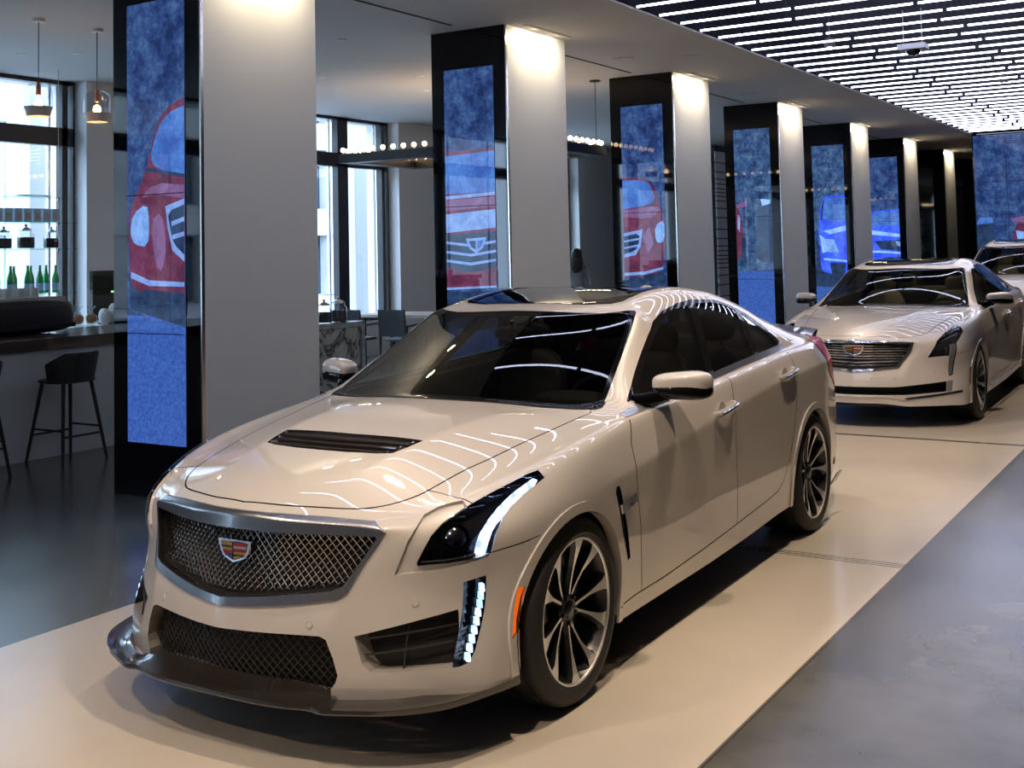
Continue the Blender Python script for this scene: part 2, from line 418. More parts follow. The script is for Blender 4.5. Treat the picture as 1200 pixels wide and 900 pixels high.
# --- car outlines: half of the car, metres, measured from the front axle ---
HOOD_=[(-.02,-.787),(.153,-.762),(.299,-.71),(.41,-.66),(.48,-.605),(.533,-.535),(.565,-.45),(.597,-.262),(.624,-.13),(.645,.03),(.668,.204),(.690,.379),(.708,.50),(.69,.535),(.60,.497),(.5,.478),(.355,.466),(.168,.457),(-.02,.455)]
HOOD=[(p.x,p.y) for p in smooth([Vector((a,b,0)) for a,b in HOOD_[:13]],4)]+HOOD_[13:]
WSH=[(-.02,.475),(.168,.478),(.355,.487),(.5,.499),(.62,.523),(.70,.556),(.716,.59),(.709,.65),(.692,.735),(.657,.906),(.613,1.113),(.582,1.235),(.565,1.262),(.50,1.218),(.412,1.185),(.3,1.168),(.15,1.16),(-.02,1.158)]
DLO=[(.545,.953),(.914,.972),(1.505,1.003),(2.1,1.03),(2.70,1.052),(2.755,1.062),(2.745,1.115),(2.68,1.185),(2.56,1.262),(2.42,1.318),(2.223,1.358),(1.885,1.374),(1.682,1.364),(1.476,1.337),(1.321,1.297),(1.182,1.238),(.981,1.139),(.791,1.048),(.653,.987)]
GLF=[(.735,1.0),(.80,1.03),(.982,1.115),(1.10,1.172),(1.259,1.240),(1.424,1.297),(1.60,1.334),(1.79,1.350),(1.52,1.025),(.914,.994),(.72,.985)]
GLR=[(1.605,1.03),(1.90,1.352),(2.10,1.349),(2.28,1.33),(2.41,1.295),(2.25,1.06),(1.9,1.045)]
GLQ=[(2.30,1.062),(2.465,1.270),(2.56,1.215),(2.64,1.148),(2.695,1.085),(2.69,1.076)]
D1=[(.552,.945),(.482,.86),(.467,.766),(.485,.65),(.517,.529),(.54,.365),(.551,.262)]
DB=[(.344,.246),(.481,.257),(.784,.258),(1.2,.274),(1.65,.299),(1.837,.311),(2.023,.322),(2.15,.333),(2.25,.345)]
D3=[(2.25,.345),(2.328,.38),(2.395,.46),(2.448,.555),(2.509,.672),(2.565,.78),(2.605,.88),(2.645,.96),(2.70,1.045)]
D2=[(1.70,1.0),(1.632,.90),(1.612,.75),(1.622,.6),(1.641,.45),(1.646,.30)]
HL=[(.46,.482),(.476,.448),(.387,.392),(.32,.345),(.272,.295),(.238,.243),(.219,.187),(.144,.173),(.072,.169),(-.026,.173),(-.031,.181),(-.006,.221),(.02,.258),(.063,.297),(.145,.344),(.254,.396),(.344,.435),(.408,.465)]
LED=[(.448,.444),(.432,.424),(.351,.366),(.296,.323),(.254,.285),(.231,.254),(.215,.219),(.204,.186),(.169,.183),(.177,.222),(.193,.26),(.224,.299),(.266,.34),(.33,.39),(.43,.452)]
GO=[(-.02,.774),(.194,.770),(.338,.764),(.495,.752),(.545,.72),(.495,.631),(.452,.533),(.42,.514),(.294,.495),(.144,.480),(-.02,.470)]
GI=[(-.02,.716),(.168,.713),(.347,.711),(.525,.708),(.481,.628),(.437,.552),(.402,.538),(.261,.520),(.139,.507),(-.02,.494)]
LO=[(-.02,.397),(.16,.399),(.283,.40),(.384,.40),(.406,.39),(.431,.333),(.446,.279),(.439,.255),(.425,.235),(.425,.15),(-.02,.15)]
FOG=[(.487,.40),(.636,.436),(.748,.463),(.757,.40),(.757,.292),(.673,.290),(.557,.288),(.54,.291),(.517,.317)]
DRL=[(.757,.548),(.809,.562),(.808,.45),(.802,.33),(.793,.300),(.775,.292),(.757,.291)]
MARK=[(-.385,.508),(-.355,.507),(-.378,.432),(-.391,.373),(-.423,.347),(-.405,.438)]
POCK=[(.150,.375),(.114,.372),(.065,.362),(.008,.336),(-.056,.252),(-.103,.156),(.002,.153),(.10,.156),(.17,.167),(.215,.180),(.2,.25)]
BJ=[(-.52,.628),(-.431,.643),(-.35,.652),(-.27,.661)]
FV=[(.278,.728),(.304,.726),(.322,.70),(.346,.643),(.387,.544),(.424,.424),(.402,.415),(.345,.53),(.296,.649),(.268,.706)]
HV=[(-.02,-.383),(.12,-.380),(.25,-.358),(.312,-.334),(.331,-.262),(.343,-.181),(.2,-.176),(-.02,-.177)]
def build_car(kind,M,name,label,group=None):
    ct6=kind!='sedan'
    if kind=='sedan': wp=None; lvl=4
    elif kind=='long': wp=lambda v:(v.x*1.03,v.y*1.08,v.z*1.015); lvl=3
    else: wp=lambda v:(v.x*1.03,v.y*.98,v.z*1.155); lvl=3
    sx,sy,sz=(1,1,1) if not ct6 else ((1.03,1.08,1.015) if kind=='long' else (1.03,.98,1.155))
    S=Surf(lvl,wp);bm,lay=S.bm,S.lay
    root=bpy.data.objects.new(name,None);COL.objects.link(root);root.matrix_world=M
    root['label']=label;root['category']='car'
    if group: root['group']=group
    sd=lambda P:[(a*sy,b*sz) for a,b in P]
    fr=lambda P:[(a*sx,b*sz) for a,b in P]
    tp=lambda P:[(a*sx,b*sy) for a,b in P]
    WF,WR=(-.02*sy if not ct6 else -.03),2.895*sy
    if kind=='long': WF=-.02;WR=3.106
    AF=(WF-.012,.32 if not ct6 else .335,.37);AR=(WR-.02,.315 if not ct6 else .335,.385)
    if kind=='tall': AF=(WF-.012,.36,.40);AR=(WR-.02,.36,.41)
    # wheel openings
    def archpoly(A,r):
        return [(A[0]+r*1.0,-.3)]+circ(A[0],A[1],r,-8,188,34)+[(A[0]-r,-.3)]
    ARCH=1;LIP=2
    for A in (AF,AR): cut(bm,lay,archpoly(A,A[2]),'side',ARCH,thr=.02)
    if not ct6: cut(bm,lay,[(a-.006,b) for a,b in MARK],'side',17,cond=lambda c:c.y<0)
    for A in (AF,AR): cut(bm,lay,archpoly(A,A[2]+.036),'side',LIP,thr=.02)
    T=dict(ws=3,gap=4,trim=5,chrome=6,gf=7,gr=8,gq=9,hl=10,led=11,go=12,gi=13,lo=14,fog=15,drl=16,mark=17,fv=18,hv=19,hood=20,fd=21,rd=22,bump=23,fend=24,rw=25,sun=26,tail=27,seal=28,sbelt=29)
    WI=[(a*.962+(-.0 if a>0 else 0),1.16+(b-.86)*.945-.30) for a,b in WSH]
    cut(bm,lay,tp(WI),'top',T['ws']);cut(bm,lay,tp(WSH),'top',31)
    cut(bm,lay,tp([(a+(.012 if a>0 else 0),b+( .012 if b>.9 else -.02)) for a,b in WSH]),'top',T['seal'],cond=lambda c:c.y<.62*sy)
    cut(bm,lay,sd(GLF),'side',T['gf']);cut(bm,lay,sd(GLR),'side',T['gr']);cut(bm,lay,sd(GLQ),'side',T['gq'])
    SB=lambda c:c.x>(.815 if c.y<.80*sy and c.z<1.0*sz else 0)*sx
    bl=[DLO[i] for i in range(6)]
    cut(bm,lay,sd(bl+[(a,b+.031) for a,b in bl[::-1]]),'side',T['chrome'],cond=SB)
    cut(bm,lay,sd(DLO),'side',T['trim'],cond=SB)
    cut(bm,lay,tp([(-.02,3.33),(.35,3.32),(.60,3.27),(.63,3.22),(.565,2.86),(.52,2.66),(.47,2.60),(-.02,2.57)]),'top',T['rw'])
    cut(bm,lay,tp([(-.02,1.26),(.30,1.27),(.42,1.30),(.455,1.36),(.455,2.02),(.44,2.07),(-.02,2.09)]),'top',T['sun'])
    cut(bm,lay,tp([(-.02,1.31),(.40,1.32),(.41,1.33),(.41,1.98),(-.02,1.99)]),'top',32,only=(T['sun'],))
    if not ct6:
        cut(bm,lay,LED,'hl',T['led'],cond=lambda c:c.y<.1);cut(bm,lay,HL,'hl',T['hl'],cond=lambda c:c.y<.1)
        cut(bm,lay,GI,'front',T['gi'],cond=lambda c:c.y<-.4);cut(bm,lay,GO,'front',T['go'],thr=.15,cond=lambda c:c.y<-.4)
        cut(bm,lay,LO,'front',T['lo'],cond=lambda c:c.y<-.4)
        cut(bm,lay,DRL,'front',T['drl'],cond=lambda c:c.y<-.4);cut(bm,lay,FOG,'front',T['fog'],cond=lambda c:c.y<-.4)
        cut(bm,lay,HV,'top',T['hv'])
        cut(bm,lay,FV,'side',T['fv'])
    else:
        k=sz/1.015;h=lambda P:[(a*sx/1.03,b*k) for a,b in P]
        zz=Vector((0,0,(k-1)*.7))
        hp=[(.399,.507),(.357,.405),(.272,.336),(.185,.268),(.146,.136),(.11,.007),(.076,-.007),(.064,.008),(.086,.16),(-.118,.163),(.001,.302),(.144,.393),(.321,.482)]
        lp=[(.155,.27),(.178,.263),(.138,.136),(.104,.015),(.079,.005),(.094,.138),(.125,.262)]
        if kind=='tall': hp=[(a,b+.09) for a,b in hp];lp=[(a,b+.09) for a,b in lp]
        cut(bm,lay,lp,'hl',T['led'],cond=lambda c:c.y<.1);cut(bm,lay,hp,'hl',T['hl'],cond=lambda c:c.y<.1)
        gi=[(-.02,.745),(.25,.742),(.475,.735),(.455,.68),(.40,.59),(.365,.545),(.2,.528),(-.02,.515)]
        go=[(-.02,.775),(.259,.770),(.50,.755),(.482,.675),(.425,.595),(.386,.532),(.201,.511),(-.02,.494)]
        lo=[(-.02,.365),(.355,.366),(.431,.374),(.745,.406),(.745,.318),(.43,.297),(-.02,.297)]
        fo=[(.748,.407),(.79,.412),(.785,.317),(.748,.317)]
        cut(bm,lay,h(gi),'front',T['gi'],cond=lambda c:c.y<-.4);cut(bm,lay,h(go),'front',T['go'],thr=.1,cond=lambda c:c.y<-.4)
        cut(bm,lay,h(lo),'front',T['lo'],cond=lambda c:c.y<-.4);cut(bm,lay,h(fo),'front',T['drl'],cond=lambda c:c.y<-.4)
        cut(bm,lay,h(strip([(-.02,.288),(.31,.288),(.43,.262),(.86,.315)],.018)),'front',T['go'],cond=lambda c:c.y<-.4)
    if ct6: cut(bm,lay,sd(MARK),'side',T['mark'],cond=lambda c:c.y<0)
    cut(bm,lay,[(3.27*sy,1.06*sz),(3.34*sy,.97*sz),(3.40*sy,.85*sz),(3.7*sy,.72*sz),(4.2*sy,.70*sz),(4.2*sy,1.06*sz)],'side',T['tail'],thr=-.2,cond=lambda c:abs(c.x)>.5*sx)
    # shut lines
    g=.006 if not ct6 else .004
    cut(bm,lay,tp(strip(HOOD,g)),'top',T['gap'],thr=.15,cond=lambda c:c.y<.56*sy and c.z>.6*sz)
    for P in (D1,DB,D3,D2): cut(bm,lay,sd(strip(P,g)),'side',T['gap'],only=(0,LIP))
    if not ct6: cut(bm,lay,POCK,'hl',30,cond=lambda c:c.y<.1)
    cut(bm,lay,sd(strip(BJ,g*.7)),'side',T['gap'],cond=lambda c:c.x>.7)
    cut(bm,lay,tp(strip([(.556,-.462),(.61,-.452),(.68,-.452),(.76,-.44)],g*.7)),'top',T['gap'],cond=lambda c:c.z>.68*sz and c.x>.55)
    doorF=D1[::-1]+[(.55,1.2),(1.7,1.2)]+D2
    for f in bm.faces:
        if f[lay]!=0: continue
        c=f.calc_center_median();x,y,z=c.x/sx,c.y/sy,c.z/sz
        if f.normal.z>.1 and inside((x,y),HOOD): f[lay]=T['hood'];continue
        if x>.55 and f.normal.x>.2:
            pf=[(.552,.98)]+D1+[(1.646,.268),(1.646,.30)]+D2[::-1][1:]+[(1.72,1.1)]
            if inside((y,z),pf) and z>.2455+(y-.34)*.018+max(0,(y-.78))*.025: f[lay]=T['fd'];continue
            pr=[(1.70,1.1)]+D2+DB[4:]+D3[1:]+[(2.75,1.12)]
            if inside((y,z),pr): f[lay]=T['rd'];continue
        bjz=.645+.06*(y+.4)
        if y<-.2 and (z<bjz or y<-.455) : f[lay]=T['bump'];continue
        if y<.56 and z>.2 and not (y>.45 and z>.962) and not(y>.30 and z<.24): f[lay]=T['fend']
    P=CM['paint'];G=CM['glass'];K=CM['black'];CH=CM['chrome']
    def both(nm,tags,m,label=None,**k):
        r=[]
        for sd_ in (1,-1):
            r.append(mobj(nm,S.piece(tags,side=sd_,**k),m,root,label))
        return r
    inw=Vector((-1,0,0))
    mobj('body_shell',S.piece(0),P,root)
    for cd in (lambda c:c.y<1.4,lambda c:c.y>1.4): both('wheel_arch_lip',[LIP],P,off=.007,rim=.045,rimv=inw,rimtags=(ARCH,0,T['bump'],T['fend'],T['fd'],T['rd']),cond=cd)
    mobj('hood',S.piece(T['hood']),P,root)
    mobj('front_bumper',S.piece(T['bump']),P,root)
    if not ct6:
        both('lamp_pocket',[30],P,off=-.011)
    both('front_fender',[T['fend']],P);both('front_door',[T['fd']],P);both('rear_door',[T['rd']],P)
    mobj('shut_line_shade',S.piece(T['gap'],off=-.005),K,root)  # black strips stand in for the dark inside the open panel gaps
    mobj('cowl_seal',S.piece(T['seal'],off=-.004),K,root)
    mobj('windshield',S.piece(T['ws'],off=-.002),G,root,'dark tinted windshield')
    mobj('windshield_border',S.piece(31,off=-.001),CM['gloss'],root,'black glass border')
    mobj('rear_window',S.piece(T['rw'],off=-.002),G,root);
    mobj('sunroof_glass',S.piece(32,off=-.002),G,root)
    mobj('sunroof_frame',S.piece(T['sun'],off=.002),CM['gloss'],root)
    both('window_trim',[T['trim']],CM['gloss'],off=.001)
    both('belt_molding',[T['chrome']],CM['satinb'],label='bright chrome strip',off=.005,rim=.005)
    both('front_window',[T['gf']],CM['sglass'],off=-.002);both('rear_side_window',[T['gr']],CM['sglass'],off=-.002);both('quarter_window',[T['gq']],CM['sglass'],off=-.002)
    both('taillight',[T['tail']],CM['tail'],'red taillight lens',off=.004)
    both('side_marker',[T['mark']],CM['amber' if not ct6 else 'amber_off'],'orange side marker lamp',off=.002,rim=.006)
    # lamps
    hw=-HLW
    lamps=both('headlight',[T['hl'],T['led']],CM['lens'],'clear headlight lens',off=.009 if not ct6 else 0,rim=.010)
    for s_,lp in zip((1,-1),lamps):
        mobj('lamp_housing',S.piece([T['hl'],T['led']],side=s_,off=-.05),CM['gloss' if not ct6 else 'lampin'],lp)
        mobj('lamp_bezel',S.piece([T['hl'],T['led']],side=s_,off=-.001,rim=.05),CM['gloss'],lp) if False else None
        mobj('led_strip',S.piece([T['led']],side=s_,off=-.006,rim=.02),CM['led' if not ct6 else 'led_off'],lp,'white led strip')
        if not ct6:
            mb=MB();c=Vector((.741,-.549,.699))-HLW*.022
            mb.lathe([(.0,.0),(.02,-.001),(.034,-.008),(.039,-.02),(.041,-.02),(.046,-.004),(.049,-.004),(.050,-.03)],28)
            q=HLW.to_track_quat('Z','Y').to_matrix().to_4x4();q.translation=c;mb.xf(q)
            if s_==-1: mb.mirx()
            mobj('projector_lens',mb.mesh(),CM['dchrome'],lp)
            mb=MB()
            for t in range(5):  # chrome dashes stand in for tube reflections on the lens; bezel line follows
                a=Vector((.12+.075*t,.315+.035*t));
                o=S.bvh.ray_cast(FR['hl'][0]*a.x+FR['hl'][1]*a.y+HLW*2,-HLW)[0]
                if o is None: continue
                o=o-HLW*.016
                mb.bar(o-FR['hl'][0]*.022,o+FR['hl'][0]*.028+FR['hl'][1]*.004,.003)
            if s_==-1: mb.mirx()
            pts=[]
            for q in ((-.015,.186),(.07,.182),(.144,.186),(.20,.196)):
                o=S.bvh.ray_cast(FR['hl'][0]*q[0]+FR['hl'][1]*q[1]+HLW*2,-HLW)[0]
                if o: pts.append((o-HLW*.012)*1.0)
            if s_==-1: pts=[Vector((-o.x,o.y,o.z)) for o in pts]
            mb.tube(pts,.0035,5)
            mobj('glint_bezel_bar',mb.mesh(),CH,lp)
        mobj('lamp_wall',S.piece([T['hl'],T['led']],side=s_,off=-.0015,rim=.05,fn=None),CM['lens'],lp) if False else None
    def wall(nm,tags,depth,m,par=root,v=None,side=0):
        # only the border wall of an opening
        me=S.piece(tags,side=side,rim=depth,rimv=v)
        b=bmesh.new();b.from_mesh(me);n0=len([1 for f in S.bm.faces if f[lay] in tags])
        b.faces.ensure_lookup_table();tot=len(b.faces)
        if side==0: keep=set(range(n0,tot//2))|set(range(tot//2+n0,tot))
        else: keep=set(range(n0,tot))
        bmesh.ops.delete(b,geom=[f for f in b.faces if f.index not in keep],context='FACES')
        b.to_mesh(me);b.free();me.attributes.remove(me.attributes['custom_normal']) if 'custom_normal' in me.attributes else None
        for p in me.polygons:p.use_smooth=False
        return mobj(nm,me,m,par)
    for s_,lp in zip((1,-1),lamps):
        wall('lamp_wall',[T['hl'],T['led']],.05,CM['gloss'],lp,side=s_)
    if not ct6:
        for s_ in (1,-1): wall('lamp_pocket_edge',[30],.011,P,root,side=s_)
    # grille
    back=Vector((0,1,0))
    sur=mobj('grille_surround',S.piece(T['go'],offv=Vector((0,-.010,0)),rim=.03,rimv=back),CM['satin' if not ct6 else 'chrome'],root,'satin chrome grille frame')
    mobj('grille_recess',S.piece(T['gi'],offv=Vector((0,.07,0))),K,sur)
    wall('grille_opening',[T['gi']],.07,K,sur,back)
    low=mobj('lower_grille',S.piece(T['lo'],offv=Vector((0,.10,0))),K,root)
    wall('grille_opening',[T['lo']],.10,CM['blackp'] if not ct6 else K,low,back)
    def lattice(poly,dep,sp,r,m,par,nm):
        mb=MB();pl=[p for p in poly if p[0]>=0];full=pl+[(-a,b) for a,b in pl[::-1]]
        xs=[p[0] for p in full];ys=[p[1] for p in full]
        for sg in (1,-1):
            k=-2.5
            while k<2.5:
                k+=sp
                run=[]
                z=min(ys)-.01
                while z<max(ys)+.012:
                    x=k+sg*(z-min(ys))*.92
                    if inside((x,z),full):
                        h=S.front(abs(x),z)
                        if h: run.append(Vector((x,h.y+dep+sg*r*.7,z)))
                    else:
                        if len(run)>1: mb.tube(run,r,4)
                        run=[]
                    z+=.0128
                if len(run)>1: mb.tube(run,r,4)
        return mobj(nm,mb.mesh(),m,par)
    if not ct6:
        lattice(GI,.036,.0262,.0026,CM['mesh'],sur,'grille_mesh')
        lattice([p for p in LO],.055,.030,.0022,CM['meshk'],low,'grille_mesh')
        for s_ in (1,-1):
            fg=mobj('side_intake',S.piece(T['fog'],side=s_,offv=Vector((0,.07,0))),K,root)
            wall('intake_opening',[T['fog']],.08,CM['blackp'],fg,back,side=s_)
            mb=MB()
            for z in (.335,.385):
                pts=[S.front(x,z+.03*(x-.5)/.25)+Vector((0,.03,0)) for x in [.50+.02*i for i in range(13)]]
                mb.tube(pts,.004,4)
            mb.tube([S.front(.62,z)+Vector((0,.03,0)) for z in (.292,.34,.38,.43)],.003,4)
            if s_<0: mb.mirx()
            mobj('intake_slat',mb.mesh(),CM['meshk'],fg)
            dr=mobj('daytime_lamp',S.piece(T['drl'],side=s_),CM['lens'],root,'vertical daytime running lamp')
            mobj('lamp_housing',S.piece(T['drl'],side=s_,offv=Vector((0,.05,0))),CM['gloss'],dr)
            wall('lamp_wall',[T['drl']],.05,CM['gloss'],dr,back,side=s_)
            mb=MB()
            for i in range(9):
                z=.315+.026*i;x=.783+.0013*i
                h=S.front(x,z)
                if h:
                    mb.box(h+Vector((-.0,.014,0)),(.028,.012,.0235),rz=-.6,taper=.8)
            if s_<0: mb.mirx()
            mobj('led_strip',mb.mesh(),CM['led2'],dr,'glowing white led blocks')
        # hood vent
        hv=mobj('hood_vent',S.piece(T['hv'],off=-.012),CM['carbon'],root,'dark carbon fibre hood vent')
        wall('vent_wall',[T['hv']],.012,CM['carbon'],hv)
        mb=MB()
        for k,yy in enumerate((-.335,-.282,-.228)):
            pts=[]
            for i in range(-8,9):
                x=i/8*(.27+.022*k)
                h=S.bvh.ray_cast(Vector((abs(x),yy,2)),Vector((0,0,-1)))[0]
                pts.append(Vector((x,h.y-.02*(1-(i/8)**2),h.z-.009)))
            mb=MB();mb.tube(pts,.010,6);mobj('vent_slat',mb.mesh(),CM['carbon'],hv)
        for s_ in (1,-1):
            for k,yy in enumerate((-.325,-.268,-.212)):
                h=S.bvh.ray_cast(Vector((.288+.015*k,yy,2)),Vector((0,0,-1)))[0]
                mb=MB();mb.sphere(Vector((h.x*s_,h.y,h.z-.002)),.006,8);mobj('vent_rivet',mb.mesh(),CH,hv)
        fvs=both('fender_vent',[T['fv']],K,off=-.012)
        for s_,q in zip((1,-1),fvs):
            mb=MB()
            qd=[(.300,.655),(.438,.678),(.450,.642),(.314,.617)]
            V=[Vector((S.bvh.ray_cast(Vector((2,a,b)),Vector((-1,0,0)))[0].x+.006,a,b)) for a,b in qd]
            mb.plate(V,Vector((.008,0,0)))
            if s_<0: mb.mirx()
            bd=mobj('fender_badge',mb.mesh(),CH,q,'small chrome fender badge')
            txt(bd,'VSERIES',  .027,Vector((.938 if s_>0 else -.938,.322 if s_>0 else .432,.632)),s_,CM['badge'])
        both('sill_trim',[],P) if False else None
    else:
        mb=MB();kz=sz/1.015
        for i,z in enumerate((.56,.585,.608,.63,.652,.675,.697,.72)):
            r=.0075 if i%2 else .0045
            run=[];x=-.5
            while x<=.5:
                zz_=(z-(.012*(1-abs(x)/.4) if z<.6 else 0)*1)*kz
                if inside((abs(x),zz_/kz),[(-.02,.76)]+[(.25,.742),(.475,.735),(.455,.68),(.40,.59),(.365,.545),(.2,.528)]+[(-.02,.515)]):
                    h=S.front(abs(x)*sx/1.03,zz_)
                    if h: run.append(Vector((x*sx/1.03,h.y+.02,h.z)))
                x+=.02
            if len(run)>1: mb.tube(run,r,6)
        mobj('grille_bar',mb.mesh(),CH,sur)
        both('fog_lamp',[T['drl']],CM['led_off'])
    # crest on the grille
    ez=.634 if not ct6 else .685*sz/1.015
    crest(root,Vector((0,S.front(0.001,ez).y+(.026 if not ct6 else -.012),ez)),1.25 if not ct6 else 1.6)
    for x,z in ((.345,.432),(.640,.492)):
        for s_ in (1,-1):
            h=S.front(x*sx,z*sz)
            if h is None: continue
            n=S.normal(h);mb=MB();mb.lathe([(0,.0025),(.010,.002),(.0115,-.002),(.0125,.0015),(.0135,0)],16)
            q=n.to_track_quat('Z','Y').to_matrix().to_4x4();q.translation=h;mb.xf(q)
            if s_<0:mb.mirx()
            mobj('parking_sensor',mb.mesh(),P,root)
    # door handles
    for hy,hz in ((1.475,.872),(2.455,.940)):
        for s_ in (1,-1):
            x0=S.bvh.ray_cast(Vector((2,hy*sy,hz*sz)),Vector((-1,0,0)))[0].x
            pts=[Vector((x0-.006,(hy-.125)*sy,(hz-.012)*sz)),Vector((x0+.022,(hy-.105)*sy,(hz-.009)*sz)),Vector((x0+.030,hy*sy,hz*sz)),Vector((x0+.024,(hy+.105)*sy,(hz+.012)*sz)),Vector((x0-.006,(hy+.125)*sy,(hz+.014)*sz))]
            mb=MB();mb.tube(smooth(pts,5),.013,8,(.7,1.25))
            if s_<0: mb.mirx()
            hd=mobj('door_handle',mb.mesh(),P,root)
            mb=MB();mb.tube([p+Vector((.011,0,.003)) for p in smooth(pts,5)[5:-4]],.0075,6)
            if s_<0: mb.mirx()
            mobj('chrome_insert',mb.mesh(),CH,hd)
            mb=MB();c=Vector((x0-.001,(hy-.02)*sy,(hz-.004)*sz));mb.lathe([(0,-.002),(.04,-.0015),(.045,.0006)],24)
            q=Vector((1,0,0)).to_track_quat('Z','Y').to_matrix().to_4x4();q.translation=c+Vector((.0012,0,0));mb.xf(q)
            if s_<0: mb.mirx()
            mobj('handle_recess',mb.mesh(),P,hd)
    # door mirrors
    for s_ in (1,-1):
        mb=MB()
        mb.superell(Vector((.955,.895,1.055)),(.115,.075,.056),3.3,shape=lambda p:Vector((p.x,p.y+ (p.x)*.35-.02*(p.z/.055)*0,p.z*(1+.12*p.x/.115)+p.x*.02-abs(p.x)*p.x*.5)))
        mb.xf(Matrix.Diagonal((sx,sy,sz,1)))
        if s_<0: mb.mirx()
        mr=mobj('door_mirror',mb.mesh(smooth_=True),P,root)
        mb=MB()
        mb.superell(Vector((.955,.892,1.030)),(.117,.077,.038),3.0,shape=lambda p:Vector((p.x,p.y+p.x*.35,p.z*(1+.12*p.x/.115)+p.x*.02-abs(p.x)*p.x*.5)))
        mb.xf(Matrix.Diagonal((sx,sy,sz,1)))
        if s_<0: mb.mirx()
        mobj('mirror_base',mb.mesh(smooth_=True),CM['gloss'],mr,'glossy black lower mirror shell')
        mb=MB();mb.tube(smooth([Vector((.80,.72,.995)),Vector((.85,.77,1.0)),Vector((.90,.85,1.015))],4),.020,8,(1,1.6));mb.xf(Matrix.Diagonal((sx,sy,sz,1)))
        if s_<0: mb.mirx()
        mobj('mirror_arm',mb.mesh(smooth_=True),CM['gloss'],mr)
        mb=MB();mb.superell(Vector((.957,.945,1.052)),(.098,.03,.042),3,shape=lambda p:Vector((p.x,p.y+p.x*.35,p.z)))
        mb.xf(Matrix.Diagonal((sx,sy,sz,1)))
        if s_<0: mb.mirx()
        mobj('mirror_glass',mb.mesh(smooth_=True),CM['mirror'],mr)
    # underbody, wheel housings
    mb=MB();mb.box(Vector((0,1.75*sy,.225*sz)),(1.40,4.2*sy,.03));mobj('underbody',mb.mesh(),K,root)
    for A in (AF,AR):
        for s_ in (1,-1):
            mb=MB();n=20;r=A[2]+.012
            pts=circ(A[0],A[1],r,-20,200,n)
            for i in range(n):
                (a,b),(c,d)=pts[i],pts[i+1]
                mb.quad(Vector((.888*sx,a,b)),Vector((.888*sx,c,d)),Vector((.58,c,d)),Vector((.58,a,b)))
                mb.tri(Vector((.58,A[0],A[1]-.1)),Vector((.58,a,b)),Vector((.58,c,d)))
            if s_<0: mb.mirx()
            mobj('wheel_liner',mb.mesh(),K,root)
    # splitter
    if not ct6: splitter(root,S)
    else:
        mb=MB();V=[]
        for i in range(-10,11):
            x=.80*i/10;h=S.front(min(abs(x)*1.0,.84),.245*sz);yy=h.y if h else -.6
            V.append(Vector((x,yy+.03,.20*sz)))
        mb.tube(V,.022,4,(1,.5));mobj('air_dam',mb.mesh(),K,root)
        both('rocker_molding',[],CH) if False else None
        for s_ in (1,-1):
            mb=MB();mb.tube([Vector((s_*.925*sx,.36*sy,.268*sz)),Vector((s_*.925*sx,1.2*sy,.275*sz)),Vector((s_*.93*sx,2.35*sy,.31*sz))],.008,6)
            mobj('sill_molding',mb.mesh(),CH,root)
    if not ct6:
        mb=MB()
        pts=[]
        n=16
        for i in range(-n,n+1):
            t=i/n;x=.66*t;y=3.97-.13*t*t*abs(t);zt=1.118-.03*t*t
            h=S.bvh.ray_cast(Vector((abs(x),y-.05,2)),Vector((0,0,-1)))[0];zb=h.z if h else 1.03
            pts.append((x,y,zt,zb))
        for (a,b) in zip(pts[:-1],pts[1:]):
            q=lambda p,k:[Vector((p[0],p[1]-.13,p[3]+.002)),Vector((p[0],p[1]+.02,p[2])),Vector((p[0],p[1]+.035,p[2]-.012)),Vector((p[0],p[1]-.02,p[3]-.01))][k]
            for k in range(3): mb.quad(q(a,k),q(b,k),q(b,k+1),q(a,k+1))
        for p,f in ((pts[0],0),(pts[-1],1)):
            v=[Vector((p[0],p[1]-.13,p[3]+.002)),Vector((p[0],p[1]+.02,p[2])),Vector((p[0],p[1]+.035,p[2]-.012)),Vector((p[0],p[1]-.02,p[3]-.01))]
            mb.quad(*(v if f==0 else v[::-1]))
        mobj('rear_spoiler',mb.mesh(),CM['carbon'],root,'dark carbon fibre rear spoiler')
        for s_ in (1,-1):
            mb=MB();mb.plate([Vector((s_*.893,3.20,.20)),Vector((s_*.895,3.34,.21)),Vector((s_*.925,3.36,.27)),Vector((s_*.915,3.30,.26))],Vector((s_*.008,0,0)))
            mobj('side_canard',mb.mesh(),CM['carbon'],root)
    mb=MB();mb.superell(Vector((0,2.62*sy,1.392*sz)),(.028,.075,.034),2.2);mobj('roof_antenna',mb.mesh(smooth_=True),P,root)
    # wheels
    for (wy,fr_) in ((WF,True),(WR,False)):
        for s_ in (1,-1):
            wheel(root,Vector((s_*(.905 if not ct6 else .925),wy,.334 if not ct6 else .35 if kind=='long' else .37)),s_,fr_,.334 if not ct6 else .35 if kind=='long' else .37,ct6)
    interior(root,S,T,ct6,sx,sy,sz)
    S.bm.free()
    return root
CM={}
def ledmat(name,col,s,sc):
    m=bpy.data.materials.new(name);m.use_nodes=True;nt=m.node_tree;nt.nodes.clear();N=nt.nodes;L=nt.links
    o=N.new('ShaderNodeOutputMaterial');e=N.new('ShaderNodeEmission');e.inputs[0].default_value=(*col,1)
    tc=N.new('ShaderNodeTexCoord');v=N.new('ShaderNodeTexVoronoi');v.inputs['Scale'].default_value=sc;L.new(tc.outputs['Object'],v.inputs['Vector'])
    r=N.new('ShaderNodeMapRange');r.inputs[1].default_value=0;r.inputs[2].default_value=.7;r.inputs[3].default_value=s;r.inputs[4].default_value=s*.22
    L.new(v.outputs['Distance'],r.inputs[0]);L.new(r.outputs[0],e.inputs[1]);L.new(e.outputs[0],o.inputs[0]);return m
